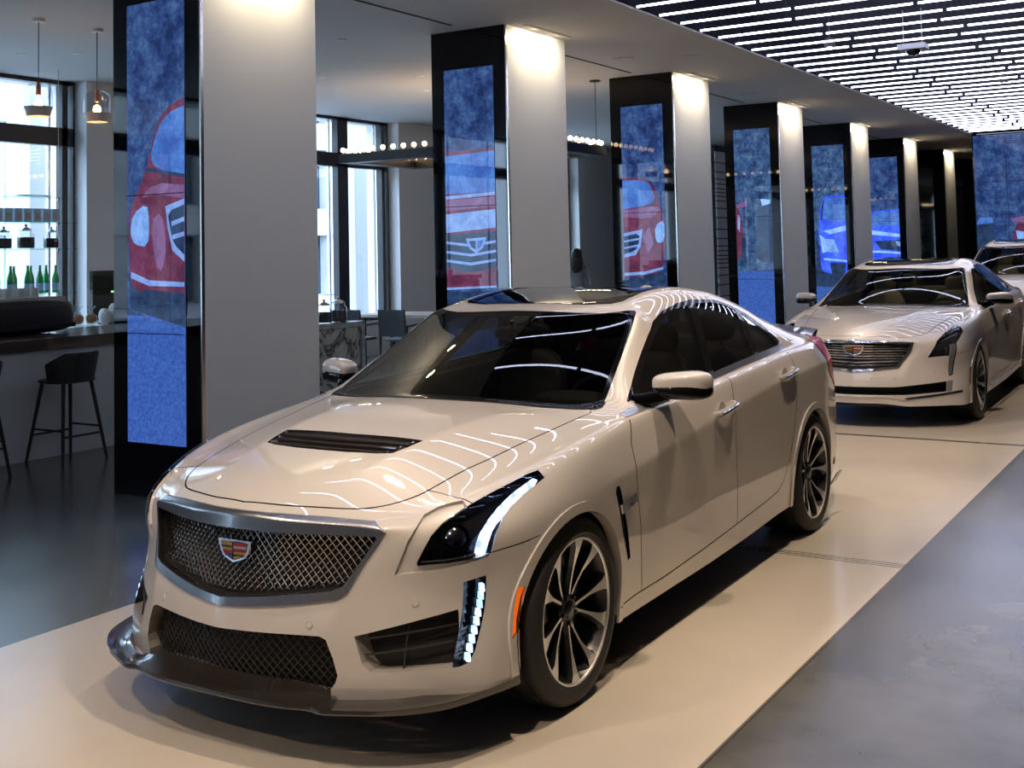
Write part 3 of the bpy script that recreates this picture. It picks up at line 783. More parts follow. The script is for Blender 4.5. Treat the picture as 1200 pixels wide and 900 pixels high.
def car_materials():
    CM['paint']=mat('pearl_white_paint',(.60,.565,.53),.42,.10,1.0,coatr=.015);CM['paint'].node_tree.nodes['Principled BSDF'].inputs['Coat IOR'].default_value=1.85
    CM['glass']=glassmat('windshield_glass',(.36,.39,.36),1.0,ior=1.55)
    CM['sglass']=glassmat('side_glass',(.34,.36,.34),1.0,ior=1.42)
    CM['lens']=glassmat('lamp_lens',(.95,.96,.97),1.0,ior=1.4)
    CM['black']=mat('black_plastic',(.008,.008,.009),.7);CM['blackp']=mat('dark_paint',(.30,.28,.26),.35,coat=.6)
    CM['gloss']=mat('gloss_black',(.004,.004,.005),.06,spec=.35);CM['chrome']=mat('chrome',(.82,.82,.83),.07,1)
    CM['dchrome']=mat('dark_chrome',(.12,.12,.14),.12,1);CM['satin']=mat('satin_chrome',(.50,.49,.48),.24,1)
    CM['satinb']=mat('bright_trim',(.85,.86,.88),.22,1);CM['mesh']=mat('black_chrome_mesh',(.50,.47,.43),.16,1);CM['meshk']=mat('black_mesh',(.035,.033,.032),.35)
    CM['led']=ledmat('led_white',(.42,.55,1),4.2,26);CM['led2']=ledmat('led_block',(.45,.66,1),4.2,46);CM['led_off']=mat('led_clear',(.34,.35,.37),.2,.5,coat=.6);CM['lampin']=mat('lamp_inner',(.10,.10,.11),.15,.8)
    CM['tail']=mat('tail_red',(.30,.004,.008),.2,spec=.2);CM['amber']=mat('amber_lens',(.80,.14,.01),.25,coat=1,emit=(1,.16,.01),es=.35)
    CM['amber_off']=mat('amber_dull',(.35,.12,.06),.3);CM['mirror']=mat('mirror_silver',(.8,.8,.8),.02,1)
    m,nt,b=newmat('carbon_fibre');CM['carbon']=m
    b.inputs['Roughness'].default_value=.30;b.inputs['Coat Weight'].default_value=1;b.inputs['Coat Roughness'].default_value=.04
    tc=nt.nodes.new('ShaderNodeTexCoord');ck=nt.nodes.new('ShaderNodeTexChecker');ck.inputs['Scale'].default_value=300
    ck.inputs['Color1'].default_value=(.026,.021,.018,1);ck.inputs['Color2'].default_value=(.010,.008,.007,1)
    nt.links.new(tc.outputs['Object'],ck.inputs['Vector']);nt.links.new(ck.outputs[0],b.inputs['Base Color'])
    CM['tyre']=mat('tyre_rubber',(.014,.013,.013),.65,bump=.15,bscale=90);CM['rimf']=mat('machined_alloy',(.80,.79,.77),.33,.9);CM['rimd']=mat('dark_alloy',(.055,.055,.058),.3,.8)
    CM['disc']=mat('brake_disc',(.20,.20,.20),.35,1);CM['cal']=mat('caliper',(.02,.02,.02),.3,coat=.5)
    CM['int']=mat('dark_interior',(.012,.011,.010),.7);CM['seat']=mat('dark_seat',(.016,.014,.013),.55)
    CM['intb']=mat('tan_interior',(.33,.27,.17),.6);CM['seatb']=mat('tan_seat',(.36,.30,.20),.5)
    CM['badge']=mat('badge_navy',(.03,.04,.09),.3)
    CM['cr']=[CM['chrome'],mat('crest_gold',(.45,.27,.07),.3,.7),mat('crest_red',(.22,.01,.02),.25,coat=1),mat('crest_black',(.01,.01,.012),.2,coat=1),mat('crest_silver',(.6,.6,.62),.2,.9),mat('crest_blue',(.02,.07,.22),.25,coat=1)]
def txt(par,s,size,loc,side,m,name='lettering',rot=None):
    cu=bpy.data.curves.new(name,'FONT');cu.body=s;cu.size=size;cu.extrude=.0008;cu.resolution_u=2
    o=bpy.data.objects.new(name,cu);COL.objects.link(o)
    o.matrix_world=Matrix.Translation(loc)@(rot if rot else (Matrix.Rotation(math.radians(90*side),4,'Z')@Matrix.Rotation(math.radians(90),4,'X')))
    dg=bpy.context.evaluated_depsgraph_get();me=bpy.data.meshes.new_from_object(o.evaluated_get(dg));mw=o.matrix_world.copy()
    bpy.data.objects.remove(o);me.transform(mw);me.materials.clear()
    return mobj(name,me,m,par)
def crest(root,c,k):
    w,h=.062*k,.029*k
    out=[(-w,h),(w,h),(w*.86,-h*.05),(w*.66,-h*.62),(0,-h*1.08),(-w*.66,-h*.62),(-w*.86,-h*.05)]
    P=lambda p,d,s=1:Vector((c.x+p[0]*s,c.y-d+abs(p[0])*.10,c.z+p[1]*s))
    mb=MB();mb.plate([P(p,.0) for p in out],(0,-.008,0))
    me=mb.mesh(False);cr=mobj('grille_crest',me,CM['cr'][0],root,'shield crest with coloured bars')
    def pat(poly,mi,d=.0086):
        mb=MB();mb.plate([P(p,d) for p in poly],(0,-.0008,0));me=mb.mesh(False);return me
    mb=MB()
    def add(poly,mi,d):
        mb.cm=mi;q=[P(p,d) for p in poly];mb.plate(q,(0,-.0008,0))
    s=.80
    add([(a*s,b*s) for a,b in out],3,.0082)
    W,H=w*s,h*s
    # left quarter: gold with black bars; right quarter: red/silver/blue bars; base
    add([(-W,H),(-.04*w,H),(-.04*w,.02*h),(-W*.87,.02*h)],1,.0090)
    add([(-W*.95,H*.55),(-.04*w,H*.62),(-.04*w,H*.38),(-W*.93,H*.30)],3,.0098)
    add([(.04*w,H),(W,H),(W*.93,H*.62),(.04*w,H*.62)],2,.0090)
    add([(.04*w,H*.60),(W*.93,H*.60),(W*.90,H*.30),(.04*w,H*.30)],4,.0090)
    add([(.04*w,H*.28),(W*.9,H*.28),(W*.86,-H*.02),(.04*w,-H*.02)],2,.0090)
    add([(-W*.86,-.06*h),(-.04*w,-.06*h),(-.04*w,-H*.40),(-W*.73,-H*.40)],2,.0090)
    add([(-W*.72,-H*.44),(-.04*w,-H*.44),(-.04*w,-H*.98),(-W*.6,-H*.66)],5,.0090)
    add([(.04*w,-.06*h),(W*.86,-.06*h),(W*.73,-H*.36),(.04*w,-H*.36)],1,.0090)
    add([(.04*w,-H*.60),(W*.66,-H*.60),(W*.4,-H*.82),(.04*w,-H*.98)],1,.0090)
    mobj('crest_enamel',mb.mesh(False),CM['cr'],cr)
def splitter(root,S):
    O=[(0,-.957),(.19,-.952),(.30,-.938),(.40,-.912),(.455,-.918),(.57,-.868),(.66,-.822),(.74,-.758),(.79,-.698),(.825,-.622),(.853,-.535),(.882,-.43),(.886,-.40)]
    pts=smooth([Vector((a,b,0)) for a,b in O],3)
    half=[]
    for p in pts:
        x=p.x
        cen=max(0,min(1,(.44-x)/.06))           # 1 in the middle scoop
        up=max(0,(x-.60)/.31)
        zt=.205+.016*up**1.5;zb=.188+.006*up
        
        # inner point on the body chin
        t=Vector((x*.93,p.y+.075,0))
        if x<.44: zi=.240*cen+.215*(1-cen);yi=-.86+.10*(x/.44)**2*.4
        else: zi=.214;yi=p.y+.07
        xi=x if x<.5 else x-.055*min(1,(x-.5)/.25)
        if x>.86: yi=p.y+.02;xi=x-.05
        prof=[Vector((x,p.y,zb)),Vector((x,p.y-.004,zb+.006)),Vector((x,p.y-.002,zt)),Vector((x*1.0+(xi-x)*.15,p.y+(yi-p.y)*.15,zt+.004*cen-.008*up)),Vector((x+(xi-x)*.6,p.y+(yi-p.y)*.6,zt+(zi-zt)*.55-.006)),Vector((xi,yi,zi)),Vector((xi,yi+.03,zb))]
        half.append(prof)
    mb=MB();mb.cm=0
    full=[[Vector((-v.x,v.y,v.z)) for v in pr] for pr in half[::-1][:-1]]+half
    n=len(full[0]);V=[v for pr in full for v in pr];F=[]
    for i in range(len(full)-1):
        for k in range(n):
            j=(k+1)%n;F.append((i*n+k,i*n+j,(i+1)*n+j,(i+1)*n+k))
    F.append(tuple(range(n)));F.append(tuple((len(full)-1)*n+k for k in range(n))[::-1])
    mb.add(V,F);mobj('front_splitter',mb.mesh(),CM['carbon'],root,'dark carbon fibre front splitter')
def wheel(root,c,s,front,R,ct6):
    w=.265 if front else .29;rr=.258*(R/.334)
    key=('w',front,R)
    if key not in WH:
        # axis = +z outward, face plane at z=0 (outer)
        pr=[(rr-.004,-.012),(rr+.006,.004),(rr+.020,.013),(R-.035,.010),(R-.014,.0),(R-.003,-.018),(R,-.035)]
        for g in range(4):
            z0=-.05-g*(w-.10)/4;pr+=[(R,z0),(R-.007,z0-.002),(R-.007,z0-.010),(R,z0-.012)]
        pr+=[(R,-w+.03),(R-.012,-w+.01),(R-.05,-w),(rr,-w+.02),(rr-.004,-w+.02)]
        t=MB();t.lathe(pr,72)
        rim=MB();rim.cm=0
        rim.lathe([(rr,-.014),(rr+.004,-.004),(rr+.001,.002),(rr-.006,.001),(rr-.009,-.004)],64)
        rim.cm=1;rim.lathe([(rr-.009,-.004),(rr-.016,-.02),(rr-.03,-.05),(rr-.032,-w+.05),(rr-.01,-w+.02)],64)
        sp=MB();NS=10 if not ct6 else 14;ro=rr-.004
        for k in range(NS):
            a0=2*math.pi*k/NS
            # side offset alternates so the spokes read as five pairs
            off=(.10 if k%2 else -.10) if not ct6 else 0
            sg=1 if k%2 else -1
            prof=[(.048,.010,-.040),(.09,.0085,-.036),(.15,.010,-.026),(.195,.016,-.014),(.222,.023,-.007),(ro,.041,-.003)]
            prof=[(q[0]*R/.334 if i<5 else ro,q[1]*(1 if not ct6 else .75),q[2]) for i,q in enumerate(prof)]
            def pt(r,w_,z,side,skew=0):
                ang=a0+off*(1-(r-.048)/(ro-.048))*(.9)
                x=r;y=side*w_+skew;return Vector((x*math.cos(ang)-y*math.sin(ang),x*math.sin(ang)+y*math.cos(ang),z))
            for i in range(len(prof)-1):
                (r0,w0,z0),(r1,w1,z1)=prof[i],prof[i+1]
                # machined crown on one side of the spoke, dark flank on the other
                m0=-w0*.15*sg;m1=-w1*.15*sg
                sp.cm=0
                e0,e1=(sg*w0,sg*w1)
                q=lambda r,y,z:pt(r,1,z,0,y)
                A=[q(r0,m0 if i<3 else -e0*.6,z0),q(r1,m1 if i<2 else -e1*.6,z1),q(r1,e1,z1),q(r0,e0,z0)]
                sp.quad(*A)
                sp.cm=1
                sp.quad(q(r0,-e0*1.15,z0-.016),q(r1,-e1*1.15,z1-.016),A[1],A[0])
                for e_a,e_b,zt0,zt1 in ((e0,e1,z0,z1),(-e0*1.15,-e1*1.15,z0-.016,z1-.016)):
                    sp.quad(q(r0,e_a,zt0),q(r1,e_b,zt1),q(r1,e_b*.8,z1-.042),q(r0,e_a*.8,z0-.03))
        sp.cm=1;sp.lathe([(.0,-.034),(.050,-.036),(.060,-.046),(.062,-.075)],30)
        sp.cm=0
        hub=MB();hub.cm=0;hub.lathe([(0,-.024),(.022,-.0245),(.030,-.029),(.033,-.036)],5 if ct6 else 24)
        hub.cm=1
        for k in range(5):
            a=2*math.pi*(k+.5)/5;hub.lathe([(0,-.026),(.006,-.026),(.0085,-.03),(.0085,-.05)],8,c=(.048*math.cos(a),.048*math.sin(a),0))
        d=MB();d.lathe([(.07,-.095),(.185,-.095),(.187,-.098),(.187,-.122),(.07,-.122)],48);d.lathe([(0,-.085),(.075,-.087),(.08,-.095)],24)
        cal=MB()
        cs=[]
        for i in range(9):
            a=math.radians(-35+70*i/8);cs.append(a)
        for i in range(8):
            a,b=cs[i],cs[i+1]
            P=lambda r,an,z:Vector((r*math.cos(an),r*math.sin(an),z))
            cal.add([P(.12,a,-.075),P(.12,b,-.075),P(.205,b,-.075),P(.205,a,-.075),P(.12,a,-.145),P(.12,b,-.145),P(.205,b,-.145),P(.205,a,-.145)],[(0,1,2,3),(7,6,5,4),(3,2,6,7),(1,0,4,5),(0,3,7,4),(2,1,5,6)])
        M1=[]
        for x,nm in ((t,'tire'),(rim,'rim'),(sp,'spokes'),(hub,'hub_cap'),(d,'brake_disc'),(cal,'brake_caliper')):
            x.xf(Matrix.Diagonal((1,1,1,1)));M1.append((nm,x.mesh(ang=35)))
        WH[key]=M1
        for nm,me in M1:
            for m_ in {'tire':[CM['tyre']],'rim':[CM['rimf'],CM['rimd']],'spokes':[CM['rimf'],CM['rimd'] if not ct6 else CM['rimf']],'hub_cap':[CM['rimf'] if ct6 else CM['cal'],CM['rimd']],'brake_disc':[CM['disc']],'brake_caliper':[CM['cal']]}[nm]: me.materials.append(m_)
    R4=Matrix(((0,0,1,0),(1,0,0,0),(0,1,0,0),(0,0,0,1))) if s>0 else Matrix(((0,0,-1,0),(-1,0,0,0),(0,1,0,0),(0,0,0,1)))
    parts={}
    phase=Matrix.Rotation(math.radians(12 if front else 30),4,'Z')
    for nm,me in WH[key]:
        o=bpy.data.objects.new(nm,me);COL.objects.link(o)
        if nm=='tire': o.parent=root;o.matrix_local=Matrix.Translation(c)@R4;ty=o
        else:
            o.parent=ty
            o.matrix_local=phase if nm in('spokes','hub_cap') else (Matrix.Rotation(math.radians(150 if s*1>0 else 30),4,'Z') if nm=='brake_caliper' else Matrix.Identity(4))
WH={}
def interior(root,S,T,ct6,sx,sy,sz):
    I=CM['int'] if not ct6 else CM['intb'];SE=CM['seat'] if not ct6 else CM['seatb'];D=CM['int']
    z0=0
    mb=MB();mb.box((0,2.0*sy,.30*sz),(1.70*sx,3.0*sy,.04));mb.box((0,.62*sy,.62*sz),(1.66*sx,.04,.62*sz));mb.box((0,3.15*sy,.62*sz),(1.6*sx,.04,.64*sz))
    mobj('cabin_floor',mb.mesh(False),D,root)
    # inner trim behind the doors, pillars and roof
    tagz={0,T['fd'],T['rd'],T['trim'],T['chrome'],T['gap'],T['sun']}
    tmp=[f for f in S.bm.faces if f[S.lay] in tagz and .55*sy<f.calc_center_median().y<3.25*sy and f.calc_center_median().z>.28*sz]
    old=[(f,f[S.lay]) for f in tmp]
    for f in tmp:f[S.lay]=99
    mobj('cabin_lining',S.piece(99,off=-.028),CM['int'] if not ct6 else CM['intb'],root)
    for f,t in old:f[S.lay]=t
    # dashboard
    mb=MB();W=.70*sx
    sec=[(.60,.94),(.78,.955),(.93,.945),(1.02,.915),(1.06,.86),(1.05,.74),(1.0,.60),(.95,.45),(.62,.45)]
    fn=lambda x:(lambda p:Vector((x,p[0]*sy,p[1]*sz)))
    mb.prism(sec,fn(-W),fn(W));mb.superell((.38*sx,.97*sy,.945*sz),(.20,.10,.05),2.5)
    mobj('dashboard',mb.mesh(),D,root)
    mb=MB();c=Vector((.38*sx,1.22*sy,.86*sz));ring=[]
    for k in range(25):
        a=2*math.pi*k/24;ring.append(c+Vector((.185*math.cos(a),-.07*math.sin(a)*-1*.6,.172*math.sin(a))))
    mb.tube(ring,.015,8,cap=False)
    for a in (math.radians(-5),math.radians(185),math.radians(270)):
        mb.tube([c+Vector((0,.02,0)),c+Vector((.18*math.cos(a),.042*math.sin(a),.17*math.sin(a)))],.018,6)
    mb.superell(c+Vector((0,.01,0)),(.06,.03,.05),2.5);mb.tube([c,c+Vector((0,-.25*sy,-.05))],.03,8)
    mobj('steering_wheel',mb.mesh(),D if not ct6 else I,root)
    mb=MB();mb.superell((0,1.08*sy,1.245*sz),(.115,.018,.036),3);mb.tube([(0,1.07*sy,1.26*sz),(0,1.05*sy,1.31*sz)],.01,6)
    mobj('rear_view_mirror',mb.mesh(),D,root)
    def seat(x,y,w,nm,heads):
        mb=MB()
        mb.superell((x,y-.22,.50*sz),(w/2,.27,.10),3.2)
        def lean(p): return Vector((p.x*(1-.12*max(0,p.z)/.3),p.y+p.z*.30,p.z))
        mb.superell((x,y+.07,.80*sz),(w/2,.085,.31*sz),3.0,shape=lean)
        st=mobj(nm,mb.mesh(smooth_=True),SE,root)
        mb=MB()
        for hx in heads:
            mb.superell((x+hx,y+.175,1.165*sz),(.125,.05,.085),2.8);mb.tube([(x+hx-.04,y+.16,1.05*sz),(x+hx-.04,y+.17,1.13*sz)],.007,6);mb.tube([(x+hx+.04,y+.16,1.05*sz),(x+hx+.04,y+.17,1.13*sz)],.007,6)
        mobj('headrest',mb.mesh(smooth_=True),SE,st)
    for x in (-.38,.38): seat(x*sx,1.72*sy,.52,'front_seat',(0,))
    seat(0,2.62*sy,1.25*sx,'rear_seat',(-.36,.36))
    mb=MB();mb.b2((-.12,1.0*sy,.34),(.12,1.9*sy,.60*sz));mobj('centre_console',mb.mesh(),D,root)
    mb=MB();mb.b2((-.60*sx,2.8*sy,.98*sz),(.60*sx,3.3*sy,1.0*sz));mobj('parcel_shelf',mb.mesh(),D,root)
# ---------- the showroom ----------
H=3.86;XL=-9.2;XE=-1.65;XR=1.58;YE=21.72
def lamp(par,kind,loc,e,col,size=.06,rot=(0,0,0),spot=None,blend=.5,sx=None):
    l=bpy.data.lights.new('lamp',kind);l.energy=e;l.color=col
    if kind=='AREA':
        l.size=size
        if sx: l.shape='RECTANGLE';l.size_y=sx
    else: l.shadow_soft_size=size
    if spot: l.spot_size=spot;l.spot_blend=blend
    o=bpy.data.objects.new('lamp',l);COL.objects.link(o);o.location=loc;o.rotation_euler=rot
    if par:o.parent=par
    return o
def aim(o,frm,to):
    o.rotation_euler=(Vector(to)-Vector(frm)).to_track_quat('-Z','Y').to_euler()
def floor_mat():
    m,nt,b=newmat('polished_concrete');N=nt.nodes;L=nt.links
    g=N.new('ShaderNodeNewGeometry');sp=N.new('ShaderNodeSeparateXYZ');L.new(g.outputs['Position'],sp.inputs[0])
    def math_(op,a,c=None,d=None):
        n=N.new('ShaderNodeMath');n.operation=op
        for i,v in enumerate((a,c,d)):
            if v is None: continue
            if isinstance(v,(int,float)): n.inputs[i].default_value=v
            else: L.new(v,n.inputs[i])
        return n.outputs[0]
    inb=math_('MULTIPLY',math_('GREATER_THAN',sp.outputs[0],-1.575),math_('LESS_THAN',sp.outputs[0],1.487))
    def noise(s,d,r=.6):
        n=N.new('ShaderNodeTexNoise');n.inputs['Scale'].default_value=s;n.inputs['Detail'].default_value=d;n.inputs['Roughness'].default_value=r;L.new(g.outputs['Position'],n.inputs['Vector']);return n.outputs[0]
    def ramp(v,c0,c1,p0=.3,p1=.7):
        r=N.new('ShaderNodeValToRGB');e=r.color_ramp.elements;e[0].position=p0;e[1].position=p1;e[0].color=(*c0,1);e[1].color=(*c1,1);L.new(v,r.inputs[0]);return r.outputs[0]
    def mix(f,a,c,mode='MIX'):
        n=N.new('ShaderNodeMix');n.data_type='RGBA';n.blend_type=mode
        if isinstance(f,(int,float)): n.inputs[0].default_value=f
        else: L.new(f,n.inputs[0])
        for i,v in ((6,a),(7,c)):
            if isinstance(v,tuple): n.inputs[i].default_value=(*v,1)
            else: L.new(v,n.inputs[i])
        return n.outputs[2]
    cream=ramp(noise(.9,3),(.57,.51,.43),(.66,.60,.51),.2,.8)
    grey=ramp(noise(1.7,4,.5),(.060,.060,.050),(.128,.127,.110),.36,.64)
    c=mix(inb,grey,cream)
    # saw-cut joints
    def line(coord,at,w): return math_('LESS_THAN',math_('ABSOLUTE',math_('SUBTRACT',coord,at)),w)
    jl=math_('MAXIMUM',line(sp.outputs[0],-1.575,.004),line(sp.outputs[0],1.487,.008))
    for y0 in (-5.6,-1.63,2.37,10.4,14.4,18.4): 
        jl=math_('MAXIMUM',jl,line(sp.outputs[1],y0,.007))
        for d in (-.035,.035): jl=math_('MAXIMUM',jl,math_('MULTIPLY',inb,line(sp.outputs[1],y0+d,.006)))
    jl=math_('MAXIMUM',jl,line(sp.outputs[1],6.38,.035))
    for x0 in (-5.55,5.5): jl=math_('MAXIMUM',jl,line(sp.outputs[0],x0,.004))
    c=mix(math_('MULTIPLY',jl,.8),c,(.026,.024,.021))
    L.new(c,b.inputs['Base Color'])
    L.new(math_('ADD',math_('MULTIPLY',noise(1.2,3),.14),.17),b.inputs['Roughness'])
    b.inputs['Specular IOR Level'].default_value=.45;b.inputs['Coat Weight'].default_value=.25;b.inputs['Coat Roughness'].default_value=.16
    return m
def marble_mat():
    m,nt,b=newmat('veined_marble');N=nt.nodes;L=nt.links
    tc=N.new('ShaderNodeTexCoord');n=N.new('ShaderNodeTexNoise');n.inputs['Scale'].default_value=3.2;n.inputs['Detail'].default_value=9;n.inputs['Distortion'].default_value=1.6;L.new(tc.outputs['Object'],n.inputs['Vector'])
    r=N.new('ShaderNodeValToRGB');e=r.color_ramp.elements;e[0].position=.36;e[0].color=(.50,.48,.43,1);e[1].position=.66;e[1].color=(.46,.44,.40,1)
    k=e.new(.47);k.color=(.42,.39,.34,1);k=e.new(.505);k.color=(.05,.045,.04,1);k=e.new(.535);k.color=(.20,.17,.14,1);k=e.new(.56);k.color=(.38,.35,.31,1)
    L.new(n.outputs[0],r.inputs[0]);L.new(r.outputs[0],b.inputs['Base Color']);b.inputs['Roughness'].default_value=.2
    return m
def picmat(name,c0,c1,c2,sc,s,vor=False):
    """a patterned picture colour shown by a lit screen"""
    m=bpy.data.materials.new(name);m.use_nodes=True;nt=m.node_tree;nt.nodes.clear();N=nt.nodes;L=nt.links
    o=N.new('ShaderNodeOutputMaterial');e=N.new('ShaderNodeEmission');e.inputs[1].default_value=s
    tc=N.new('ShaderNodeTexCoord');n=N.new('ShaderNodeTexNoise');n.inputs['Scale'].default_value=sc;n.inputs['Detail'].default_value=6;n.inputs['Roughness'].default_value=.8
    L.new(tc.outputs['Object'],n.inputs['Vector'])
    r=N.new('ShaderNodeValToRGB');q=r.color_ramp.elements;q[0].position=.40;q[0].color=(*c0,1);q[1].position=.72;q[1].color=(*c2,1);k=q.new(.52);k.color=(*c1,1)
    L.new(n.outputs[0],r.inputs[0]);L.new(r.outputs[0],e.inputs[0])
    # glossy glass over the picture
    g=N.new('ShaderNodeBsdfGlossy');g.inputs['Roughness'].default_value=.01;fz=schlick(nt,.02);a=N.new('ShaderNodeMixShader')
    k=N.new('ShaderNodeMath');k.operation='MULTIPLY';k.inputs[1].default_value=.55;L.new(fz,k.inputs[0]);L.new(k.outputs[0],a.inputs[0]);L.new(e.outputs[0],a.inputs[1]);L.new(g.outputs[0],a.inputs[2]);L.new(a.outputs[0],o.inputs[0]);return m
RM={}
def room_materials():
    RM['white']=mat('white_panel',(.76,.785,.735),.55,coat=.15,coatr=.3);RM['soffit']=mat('soffit_plaster',(.52,.50,.48),.85)
    RM['wall']=mat('grey_wall',(.66,.65,.66),.8);RM['reveal']=mat('reveal_plaster',(.66,.66,.66),.8)
    RM['glassk']=mat('black_glass',(.004,.004,.005),.03,coat=.0,spec=.35);RM['edge']=mat('edge_steel',(.55,.53,.48),.2,1)
    RM['frame']=mat('bronze_frame',(.018,.015,.015),.4);RM['pit']=mat('ceiling_void',(.006,.006,.013),.9,spec=.1)
    RM['tube']=emis('led_tube',(.68,.73,1),7.5);RM['cap']=mat('tube_cap',(.08,.08,.10),.5)
    RM['woodd']=mat('dark_walnut',(.028,.017,.012),.35,noise=((.05,.028,.018),6,4),coat=.4)
    RM['barf']=mat('bar_front',(.50,.48,.48),.6);RM['stool']=mat('black_stool_wood',(.010,.009,.009),.6);RM['blackm']=mat('black_metal',(.012,.012,.013),.4,.3)
    RM['bulb']=emis('warm_bulb',(1,.72,.45),14);RM['fil']=emis('filament',(1,.55,.25),22);RM['spot']=emis('spot_face',(1,.86,.68),18)
    RM['copper']=mat('copper_socket',(.55,.22,.10),.3,.9);RM['clear']=glassmat('clear_glass',(.84,.87,.90),1,ior=1.6);RM['shelfg']=glassmat('shelf_glass',(.70,.85,.80),1,ior=1.5)
    RM['wglass']=glassmat('window_glass',(.90,.94,.97),1,ior=1.4);RM['shade']=mat('frosted_shade',(.62,.52,.42),.6)
    RM['green']=mat('green_glass',(.02,.42,.10),.1,coat=1,emit=(.02,.5,.1),es=0.0);RM['lblue']=mat('pale_blue_label',(.42,.62,.80),.5);RM['kraft']=mat('kraft_card',(.55,.42,.34),.6)
    RM['coffee']=mat('coffee_beans',(.02,.011,.008),.7,noise=((.05,.025,.015),80,2));RM['silver']=mat('silver_lid',(.6,.6,.6),.25,1);RM['marble']=marble_mat()
    RM['screenk']=mat('monitor_black',(.012,.02,.015),.2,coat=.5);RM['paper']=mat('white_paper',(.72,.72,.70),.8);RM['pastry']=mat('pastry_crust',(.50,.22,.08),.7)
    RM['table']=mat('pale_table_wood',(.36,.30,.25),.4);RM['chair']=mat('charcoal_chair',(.025,.028,.034),.5)
    RM['slat']=mat('slat_white',(.52,.50,.49),.6);RM['slatk']=mat('slat_gap',(.02,.018,.02),.8);RM['brick']=mat('street_stone',(.26,.25,.24),.9,noise=((.36,.35,.33),.6,3))
    RM['sky']=mat('street_glass',(.12,.18,.24),.15,coat=.5);RM['skin']=mat('skin',(.50,.32,.24),.5);RM['hair']=mat('dark_hair',(.010,.008,.008),.5);RM['cloth']=mat('grey_jersey',(.20,.20,.21),.85);RM['trous']=mat('dark_trousers',(.03,.03,.035),.8)
    RM['cam']=mat('camera_housing',(.45,.45,.47),.5);RM['leaf']=mat('street_tree_leaves',(.05,.12,.03),.7);RM['lines']=mat('slot_black',(.008,.008,.008),.9)
    RM['red']=emis('status_red',(1,.05,.03),3)
    E=.80
    RM['p_tree']=picmat('pic_foliage',(.010,.022,.085),(.026,.058,.18),(.08,.17,.30),4.5,1.0*E);RM['p_tree2']=picmat('pic_foliage_green',(.012,.03,.07),(.035,.075,.20),(.10,.22,.22),6,1.0*E)
    RM['p_gravel']=picmat('pic_gravel',(.025,.062,.26),(.036,.092,.35),(.06,.15,.46),38,1.0*E)
    RM['p_red']=picmat('pic_red',(.065,.016,.045),(.11,.028,.065),(.16,.06,.13),3,1.05*E);RM['p_redl']=picmat('pic_red_light',(.16,.09,.22),(.13,.065,.16),(.20,.13,.30),4,1.05*E)
    RM['p_dark']=picmat('pic_dark',(.012,.022,.06),(.018,.04,.10),(.03,.07,.15),5,1.0*E);RM['p_chrome']=picmat('pic_chrome',(.11,.20,.50),(.15,.26,.58),(.24,.38,.72),6,1.05*E)
    RM['p_glass']=picmat('pic_windscreen',(.035,.09,.34),(.055,.15,.46),(.10,.24,.60),3,1.05*E);RM['p_blue']=picmat('pic_blue',(.022,.055,.60),(.04,.10,.80),(.10,.22,1),3,1.05*E);RM['p_bluel']=picmat('pic_blue_light',(.16,.30,1),(.22,.42,1),(.4,.6,1),4,1.05*E)
    RM['p_lamp']=picmat('pic_lamp',(.10,.21,.52),(.15,.30,.64),(.26,.42,.80),5,1.05*E)
